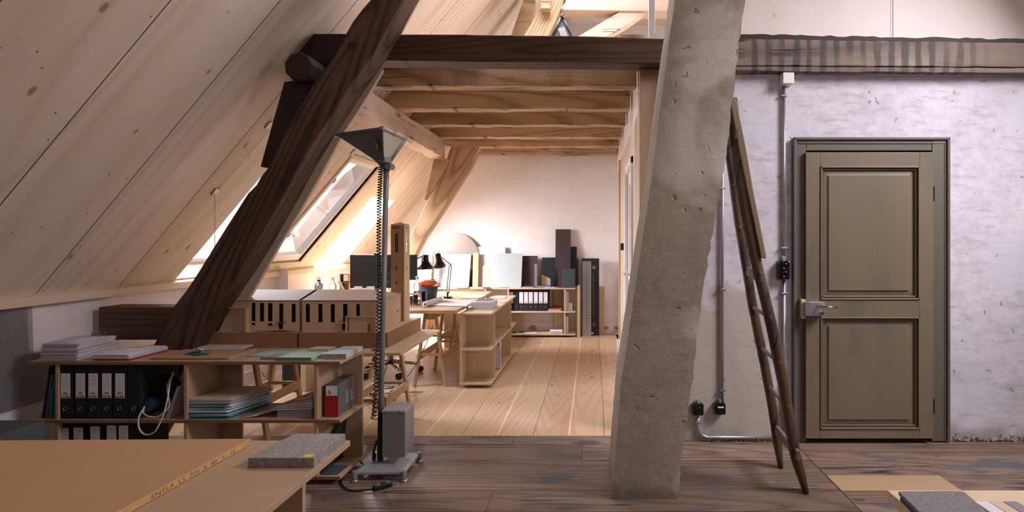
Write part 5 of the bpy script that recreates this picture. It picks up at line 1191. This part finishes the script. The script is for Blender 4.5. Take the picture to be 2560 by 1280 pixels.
# white books on the middle unit
zb = .7025
for i, lab in enumerate(('lowest of three white books stacked on the pale shelf unit', 'middle one of three white books stacked on the pale shelf unit', 'top one of three white books on the pale shelf unit, grey cover')):
    r = empty('white_book', (X_(1210, 5.45)+.004*(i % 2), 5.46, zb+.0245*i), lab, 'book', 'white books stacked on the pale shelf unit')
    MB().box(-.105, .105, -.13, .15, 0, .0235).build('book_block', M['palewhite'], r, bevel=.001)
    if i == 2: MB().box(-.085, .085, -.06, .14, .0235, .0242).build('cover_panel', M['greystone'], r)
mb = MB(); mb.box(-.03, .03, -.05, .05, 0, .004, Matrix.Translation((X_(1258, 5.9), 5.95, zb)) @ Matrix.Rotation(-.3, 4, 'Z')); one(mb, 'yellow_pad', M['ynote'], 'yellow green note pad beside the white books', 'note pad')
mb = MB(); mb.box(X_(1220, 6.35), X_(1262, 6.35), 6.3, 6.5, zb, zb+.005); one(mb, 'paper_sheets', M['paper'], 'white sheets at the far end of the pale shelf unit', 'papers')
# magazine file in the lower compartment
r = empty('magazine_file', (-1.05, 5.60, .0485), 'white magazine file with papers in the lower compartment of the pale unit', 'file box')
mb = MB(); mb.box(-.12, .085, 0, .004, 0, .23); mb.box(-.12, .085, .08, .084, 0, .28); mb.box(.081, .085, 0, .084, 0, .28); mb.box(-.12, .085, 0, .084, 0, .004); mb.build('file_body', M['palewhite'], r)
MB().box(.0855, .0865, .035, .05, .06, .2).build('grip_slot', M['mdfdk'], r)
mb = MB(); mb.box(-.11, .075, .01, .07, .01, .25); mb.build('file_papers', M['paper'], r)
# low thing beyond pale unit
# monitors
def monitor(px0, px1, y0, y1, Y, label, cam_px=None, zb_=ZD):
    x0, x1, z0, z1 = X_(px0, Y), X_(px1, Y), Z_(y1, Y), Z_(y0, Y); xc = (x0+x1)/2
    r = empty('monitor', (xc, Y, zb_), label, 'monitor', 'flat computer screens on the desk')
    MB().box(x0-xc, x1-xc, 0, .03, z0-zb_, z1-zb_).build('housing', M['black'], r, bevel=.003)
    MB().box(x0-xc+.008, x1-xc-.008, -.001, 0, z0-zb_+.012, z1-zb_-.008).build('screen', M['screen'], r)
    MB().box(-.02, .02, .03, .05, .02, z1-zb_-.15).build('stand', M['grey'], r); MB().box(-.12, .12, -.06, .12, 0, .012).build('stand_base', M['grey'], r, bevel=.003)
    if cam_px: MB().box(X_(cam_px, Y)-xc-.03, X_(cam_px, Y)-xc+.03, -.01, .02, z1-zb_, z1-zb_+.022).build('webcam', M['black'], r, bevel=.004)
monitor(875, 1000, 637, 720, 5.98, 'wide dark computer screen left of the tower model', 942)
monitor(975, 1042, 637, 700, 6.45, 'second dark computer screen, right end visible right of the tower model', 986)
for px, lab in ((895, 'left of two white cards standing before the computer screen'), (926, 'right of two white cards standing before the computer screen')):
    mb = MB(); mb.box(X_(px-9.5, 5.6), X_(px+9.5, 5.6), 5.6, 5.612, ZD, Z_(716, 5.6)); one(mb, 'white_card', M['palewhite'], lab, 'card', 'white cards before the screen')
mb = MB(); mb.prism([(X_(728, 5.3), ZD), (X_(775, 5.3), ZD), (X_(790, 5.3), ZD+.02), (X_(776, 5.3), ZD+.05), (X_(760, 5.3), ZD+.035)], 5.3, 5.45)
one(mb, 'crumpled_paper', M['paper'], 'crumpled white paper seen over the model roof', 'papers')
# white tall brochure stand by the knee wall
mb = MB(); mb.prism([(X_(686, 5.7), ZD), (X_(720, 5.7), ZD), (X_(720, 5.7), Z_(671, 5.7)), (X_(695, 5.7), Z_(672, 5.7)), (X_(684, 5.7), Z_(690, 5.7))], 5.7, 5.705)
one(mb, 'drawing_sheet', M['paper'], 'white drawing sheet leaning by the low wall behind the building model', 'papers')
# wooden frame leaning left of the screen
r = empty('wooden_crate', (X_(861, 6.4), 6.4, ZD), 'small rusty brown crate with a white label left of the computer screen', 'crate')
mb = MB(); w = .055; mb.box(-w, w, 0, .1, 0, .012); mb.box(-w, w, 0, .1, .235, .247); mb.box(-w, -w+.01, 0, .1, .012, .235); mb.box(w-.01, w, 0, .1, .012, .235); mb.box(-w+.01, w-.01, .09, .1, .012, .235); mb.box(-w, w, 0, .1, .14, .15); mb.build('crate_body', M['mdfdk'], r)
MB().box(-.01, w-.01, -.002, 0, .16, .235).build('crate_label', M['paper'], r)
MB().bar((-.05, -.03, .16), (.06, -.09, .01), .02, .02).build('tube', M['steel'], r)
# desk lamps
def desk_lamp(base, el, head, hdir, label, hr=.078, cr=.034):
    r = empty('desk_lamp', base, label, 'lamp', 'black jointed desk lamps'); B0 = Vector(base); el = Vector(el)-B0; head = Vector(head)-B0
    MB().cyl((0, 0, 0), .05, .02, n=28).build('lamp_base', M['blackg'], r, bevel=.004)
    for s in (-.012, .012):
        MB().tube([(s, 0, .05), (el.x+s, el.y, el.z)], .0045, 6).build('lower_arm', M['blackg'], r)
        MB().tube([(el.x, el.y+s, el.z+.01), (head.x, head.y+s, head.z)], .0045, 6).build('upper_arm', M['chrome'] if label.startswith('right') else M['blackg'], r)
    MB().tube([(.0, 0, .02), (0, 0, .07)], .01).build('pivot', M['blackg'], r)
    mb = MB(); pts = []
    for k in range(60): t = k/60; pts.append(Vector((.0+.007*math.cos(k*1.6), .007*math.sin(k*1.6)+.014, .06+.09*t)))
    mb.tube(pts, .0012, 4); mb.build('spring', M['steel'], r)
    MB().sphere(el, .016, 10, 6).build('elbow', M['chrome'], r); MB().sphere(head, .016, 10, 6).build('head_joint', M['chrome'], r)
    d = Vector(hdir).normalized(); c = head+Vector((0, 0, 0))+d*-.015
    prof = [(.001, 0), (cr*.9, 0), (cr, .008), (cr, .055), (cr*1.15, .075), (hr*.72, .10), (hr*.93, .125), (hr, .150), (hr-.003, .150), (hr*.9, .125), (.001, .09)]
    off = Vector((.035, 0, .0)) if hdir[0] <= 0.05 else Vector((-.0, -.02, 0))
    MB().lathe(prof, c+off, d, 28).build('lamp_shade', M['blackg'], r)
    MB().tube(smooth([head, head+Vector((.01, -.01, .05)), c+off+Vector((0, 0, .005))]), .002, 5).build('lamp_cord', M['rubber'], r)
desk_lamp((X_(985, 5.6), 5.6, ZD), (X_(962, 5.6), 5.6, ZD+.27), W(1054, 641, 5.6), (.04, -.05, -1), 'left black desk lamp, its arm passing behind the tower model', .083, .036)
desk_lamp((X_(1119, 6.0), 6.0, ZD), W(1126, 663, 6.0), W(1096, 638, 5.9), (.22, -.2, -1), 'right black desk lamp, its arm bent at the elbow above the desk', .066, .032)
# vase with dry twigs
r = empty('twig_vase', (X_(1064, 7.4), 7.72, .703), 'glass vase of thin dry twigs by the rear wall behind the left desk lamp', 'vase')
MB().lathe([(.001, 0), (.045, 0), (.05, .02), (.03, .10), (.032, .12), (.028, .12), (.026, .1), (.045, .02), (.001, .01)], (0, 0, 0), n=20).build('vase_glass', M['glass'], r)
random.seed(19); mb = MB()
for i in range(26):
    a = random.uniform(0, 2*PI); sp_ = random.uniform(.02, .09); h = random.uniform(.35, .62); p = [(0, 0, .05)]
    for k in range(1, 7): t = k/6; p.append((math.cos(a)*sp_*t+random.uniform(-.008, .008), math.sin(a)*sp_*t*.6, .05+h*t))
    mb.tube(p, [.0022*(1-k/8) for k in range(7)], 4)
    for k in (3, 4, 5):
        q0 = Vector(p[k]); mb.tube([q0, q0+Vector((random.uniform(-.035, .035), random.uniform(-.01, .01), random.uniform(.03, .07)))], .001, 3)
t_ = mb.build('twigs', M['twig'], r); t_['kind'] = 'stuff'

# ================= BOARDS LEANING ON THE REAR WALL =================
def lean(x0, x1, y0, y1, Yb_, name, mat, label, cat='board', t=.015, tilt=.06, zb_=None, skew=0, group='material boards leaning on the rear wall'):
    zb_ = .703 if zb_ is None else zb_; H = Z_(y0, Yb_)-zb_; a, b = X_(x0, Yb_), X_(x1, Yb_); mb = MB()
    vs = [(a, Yb_, zb_), (b, Yb_, zb_), (b, Yb_+t, zb_), (a, Yb_+t, zb_), (a+skew, Yb_+tilt, zb_+H), (b+skew, Yb_+tilt, zb_+H), (b+skew, Yb_+tilt+t, zb_+H), (a+skew, Yb_+tilt+t, zb_+H)]
    mb.add(vs, [(3, 2, 1, 0), (4, 5, 6, 7), (0, 1, 5, 4), (1, 2, 6, 5), (2, 3, 7, 6), (3, 0, 4, 7)]); return one(mb, name, mat, label, cat, group, bevel=.0012)
mb = MB(); c = W(1136, 643, 7.93); mb.cyl(c, .36, .006, (0, 1, -.02), 64); one(mb, 'steel_disc', M['mirror'], 'round satin metal disc leaning on the rear wall', 'disc')
lean(1176, 1262, 617, 717, 7.90, 'white_board', M['palewhite'], 'large white card at the rear wall beside the metal disc', tilt=.05)
lean(1067, 1172, 635, 717, 7.80, 'grey_board', M['palegrey'], 'pale grey board leaning left of the wooden strip at the rear wall', tilt=.07, skew=.02)
lean(1170, 1183, 675, 717, 7.86, 'brown_block', M['dkbrown'], 'brown board edge beside the pale grey board', tilt=.02)
lean(1181, 1195, 632, 717, 7.83, 'wooden_strip', M['trestle'], 'upright wooden strip between the pale grey board and the beige card', tilt=.05)
lean(1206, 1225, 665, 717, 7.84, 'beige_card', M['beige'], 'small beige card left of the grey green board', tilt=.03)
lean(1224, 1303, 634, 717, 7.78, 'green_grey_board', M['palegreen'], 'large pale grey green board leaning at the rear wall', tilt=.08, skew=.01)
lean(1303, 1343, 640, 711, 7.86, 'dark_brown_board', M['dkbrown'], 'dark brown board right of the pale grey green board', tilt=.05)
lean(1336, 1343, 660, 714, 7.74, 'grey_stone_bar', M['greystone'], 'slim upright grey stone bar before the dark brown board', tilt=.0, t=.03)
mb = MB(); mb.box(X_(1336, 7.74), X_(1376, 7.74), 7.70, 7.76, .703, .725); one(mb, 'grey_stone_bar', M['greystone'], 'lying grey stone bar beneath the cut wooden piece', 'sample')
lean(1355, 1402, 644, 717, 7.90, 'black_board', M['dkgreen'], 'black green board behind the cut wooden piece', tilt=.04)
mb = MB(); mb.prism([(X_(1354, 7.8), .726), (X_(1376, 7.8), .726), (X_(1376, 7.8), Z_(697, 7.8)), (X_(1356, 7.8), Z_(687, 7.8)), (X_(1354, 7.8), Z_(687, 7.8))], 7.80, 7.82)
one(mb, 'cut_wood_piece', M['beige'], 'pale wooden piece with a sloping top before the black green board', 'sample')
lean(1388, 1426, 573, 717, 7.86, 'tall_brown_board', M['dkbrown'], 'tallest dark brown board at the rear wall', tilt=.09)
lean(1424, 1442, 617, 717, 7.93, 'narrow_black_board', M['dkgreen'], 'narrow black green board right behind the tallest brown board', tilt=.03)
lean(1426, 1446, 646, 717, 7.91, 'low_black_board', M['dkgreen'], 'lower black board before the narrow black green board, right end of the shelf', tilt=.03)
lean(1395, 1408, 671, 717, 7.70, 'small_brown_card', M['dkbrown'], 'small brown card edge left of the slate card', tilt=.02)
lean(1404, 1438, 672, 717, 7.68, 'slate_card', M['slate'], 'slate grey card at the right end of the rear shelf', tilt=.02)
# small samples lying on the rear shelf
rs = [(1140, 1170, 'palegrey', .02, 'pale boxes lying at the left of the rear shelf before the grey board'), (1205, 1225, 'slate', .004, 'thin slate sample before the beige card'), (1250, 1270, 'greystone', .006, 'dark framed tile before the grey green board'), (1290, 1302, 'ynote', .006, 'ochre sample before the dark brown board'), (1306, 1332, 'beige', .012, 'long beige plate before the dark brown board'), (1312, 1330, 'slate', .02, 'slate chip on the beige plate'), (1362, 1386, 'paper', .006, 'white samples right of the lying stone bar')]
for i, (a, b, mt, h, lab) in enumerate(rs):
    zz0 = .703 + (.012 if i == 5 else 0)
    mb = MB(); mb.box(X_(a, 7.69), X_(b, 7.69), 7.675, 7.73 if i != 5 else 7.70, zz0, zz0+h); one(mb, 'sample_plate', M[mt], lab, 'sample', 'small samples on the rear shelf')
# contents of the rear unit
zr = .3705
mb = sheets(MB(), X_(1371, 7.7), X_(1403, 7.7), 7.69, 7.9, zr, zr+.03, 6, .006, seed=31); one(mb, 'paper_stack', M['paperw'], 'small pile of papers right of the rear binders', 'papers')
mb = MB(); mb.box(X_(1373, 7.7), X_(1407, 7.7), 7.69, 7.9, zr+.031, zr+.042); one(mb, 'red_folder', M['red'], 'red folder on the paper pile right of the rear binders', 'folder')
for a, b, h, mt, lab in ((1412, 1418, .29, 'paper', 'tall white book in the right compartment of the rear unit'), (1418.4, 1421, .27, 'paperw', 'cream book beside the tall white book in the rear unit'), (1421.5, 1425.5, .11, 'paper', 'short white book in the right compartment of the rear unit'), (1426, 1430, .11, 'paperw', 'short cream book, rightmost in the rear unit')):
    mb = MB(); mb.box(X_(a, 7.7), X_(b, 7.7), 7.69, 7.88, zr, zr+h); one(mb, 'upright_book', M[mt], lab, 'book', 'white books at the right of the rear unit', .001)
mb = MB(); mb.box(X_(1412, 7.7), X_(1420, 7.7), 7.69, 7.9, .0485, .29); one(mb, 'file_box', M['palewhite'], 'white file box in the lower right compartment of the rear unit', 'file box', bevel=.001)
mb = sheets(MB(), X_(1374, 7.7), X_(1405, 7.7), 7.69, 7.88, .0485, .085, 7, .008, seed=33); one(mb, 'paper_stack', M['paper'], 'white paper pile on the bottom board of the rear unit, right', 'papers')
pr = empty('printed_sheet', (X_(1310, 7.7), 7.78, .0485), 'printed sheet with grey photographs on the bottom board of the rear unit', 'papers')
MB().box(-.20, .17, -.08, .08, 0, .002).build('sheet', M['paper'], pr)
for x in (-.16, -.05): MB().box(x-.04, x+.04, -.06, .06, .002, .003).build('print', M['crate'], pr)
# boards standing on the floor at the right
lean(1498, 1512, 717, 834, 7.90, 'plywood_strip', M['trestle'], 'plywood strip standing on the floor right of the black panel', zb_=0, tilt=.05)
lean(1443, 1450, 714, 845, 7.62, 'plank', M['trestle'], 'thin plank standing at the right end of the rear unit', zb_=0, tilt=.04, t=.03)
bp = empty('black_sign_board', (X_(1476, 7.84), 7.84, 0), 'tall black panel with two round discs and a slot, standing on the floor', 'panel')
w = X_(1498, 7.84)-X_(1476, 7.84); Hh = Z_(646, 7.84)
Tm = Matrix.Rotation(-.04, 4, 'X')
MB().box(-w, w, 0, .02, 0, Hh, Tm).build('panel_body', M['dkgreen'], bp, bevel=.002)
for zc in (Z_(669, 7.84), Z_(811, 7.84)): MB().cyl(Tm @ Vector((w*.38, -.004, zc)), .026, .004, Tm.to_3x3() @ Vector((0, 1, 0)), 24).build('round_disc', M['mdfdk'], bp)
MB().box(w*.30, w*.38, -.004, 0, Z_(795, 7.84), Z_(686, 7.84), Tm).build('slot', M['mdfdk'], bp)
MB().box(-.0, w*.35, -.03, -.002, .02, .045).build('white_tag', M['paper'], bp)
hs = empty('metal_strip', (X_(1467, 7.76), 7.76, 0), 'silver perforated metal strip leaning on the black panel', 'strip'); w = X_(1478, 7.76)-X_(1467, 7.76); Hh = Z_(653, 7.76)
Tm = Matrix.Rotation(-.04, 4, 'X'); MB().box(-w, w, 0, .004, 0, Hh, Tm).build('strip_body', M['alu'], hs)
for k in range(20):
    MB().cyl(Tm @ Vector((.0, -.0015, Z_(669, 7.76)-k*(Z_(669, 7.76)-Z_(820, 7.76))/19)), .0075, .0012, (0, 1, 0), 10).build('hole', M['blackm'], hs)
# things under the desk: chairs, dark tower, cables
def office_chair(x, y, rz, label, back=False):
    r = empty('office_chair', (x, y, 0), label, 'chair', 'office chairs under the desk', rz)
    for k in range(5):
        a = 2*PI*k/5; e_ = Vector((math.cos(a)*.29, math.sin(a)*.29, .085))
        lg = MB().tube([(0, 0, .12), e_], [.02, .013], 8).build('leg', M['chrome'], r)
        q0 = e_+Vector((-math.sin(a)*.0, 0, -.055)); t = Vector((-math.sin(a+.4), math.cos(a+.4), 0))
        MB().cyl(Vector((e_.x, e_.y, .03))-t*.02, .03, .04, t, 16).build('castor', M['black'], lg)
    MB().tube([(0, 0, .10), (0, 0, .42)], .024, 12).build('gas_column', M['chrome'], r)
    mb = MB(); mb.box(-.22, .22, -.21, .21, .43, .49); mb.build('seat', M['blackm'], r, bevel=.02)
    if back: mb = MB(); mb.box(-.2, .2, .19, .23, .56, .68); mb.build('backrest', M['blackm'], r, bevel=.02)
office_chair(-2.0, 4.62, .6, 'office chair with black seat between the model table and the rear desk')
office_chair(-2.10, 5.62, .3, 'office chair with black castors under the rear desk behind the trestle')
office_chair(-2.75, 6.2, 1.0, 'office chair under the left part of the rear desk')
pc = empty('computer_case', (X_(735, 4.92), 4.92, 0), 'black computer case with a pale stripe on the floor under the desk', 'computer')
Hc = .40; MB().box(-.11, .06, 0, .16, .0, Hc).build('case', M['dkgreen'], pc, bevel=.006); MB().box(.06, .105, .0, .16, 0, Hc).build('side_strip', M['beige'], pc); MB().box(.035, .05, -.002, 0, .05, .066).build('badge', M['paper'], pc)
# cables on the floor
def cable(pts, label, r=.0035): 
    mb = MB(); mb.tube(smooth(pts), r, 6); return one(mb, 'floor_cable', M['rubber'], label, 'cable', 'black cables under the desk')
cable([(-1.45, 4.9, .62), (-1.5, 4.85, .45), (-1.62, 4.75, .2), (-1.85, 4.6, .01), (-2.2, 4.5, .006), (-2.4, 4.62, .006), (-2.5, 4.8, .006)], 'black cable dropping from the desk edge to the floor between the trestles')
cable([(-1.78, 4.72, .5), (-1.80, 4.68, .25), (-1.9, 4.62, .02), (-2.1, 4.72, .006), (-1.85, 4.88, .006), (-1.55, 4.92, .006)], 'black cable on the floor running toward the nearest desk trestle')
cable([(-2.35, 4.95, .66), (-2.25, 4.85, .3), (-2.15, 4.78, .03), (-1.95, 4.7, .006), (-1.7, 4.66, .006)], 'black cable hanging behind the tall lamp pole')
cable([(-3.25, 5.3, .10), (-3.1, 5.2, .006), (-2.9, 5.25, .006), (-2.7, 5.5, .006)], 'black cable on the floor by the baseboard under the desk')
mb = MB(); mb.box(-.12, .12, -.025, .025, 0, .04, Matrix.Translation((-2.14, 4.66, .007)) @ Matrix.Rotation(.3, 4, 'Z')); one(mb, 'power_strip', M['black'], 'black power strip on the floor behind the tall lamp', 'power strip', bevel=.004)
mb = MB(); mb.box(-1.9, -1.35, 6.9, 7.5, 0, .45); one(mb, 'storage_box', M['mdflt'], 'pale storage box on the floor beyond the rear desk', 'box', bevel=.003)
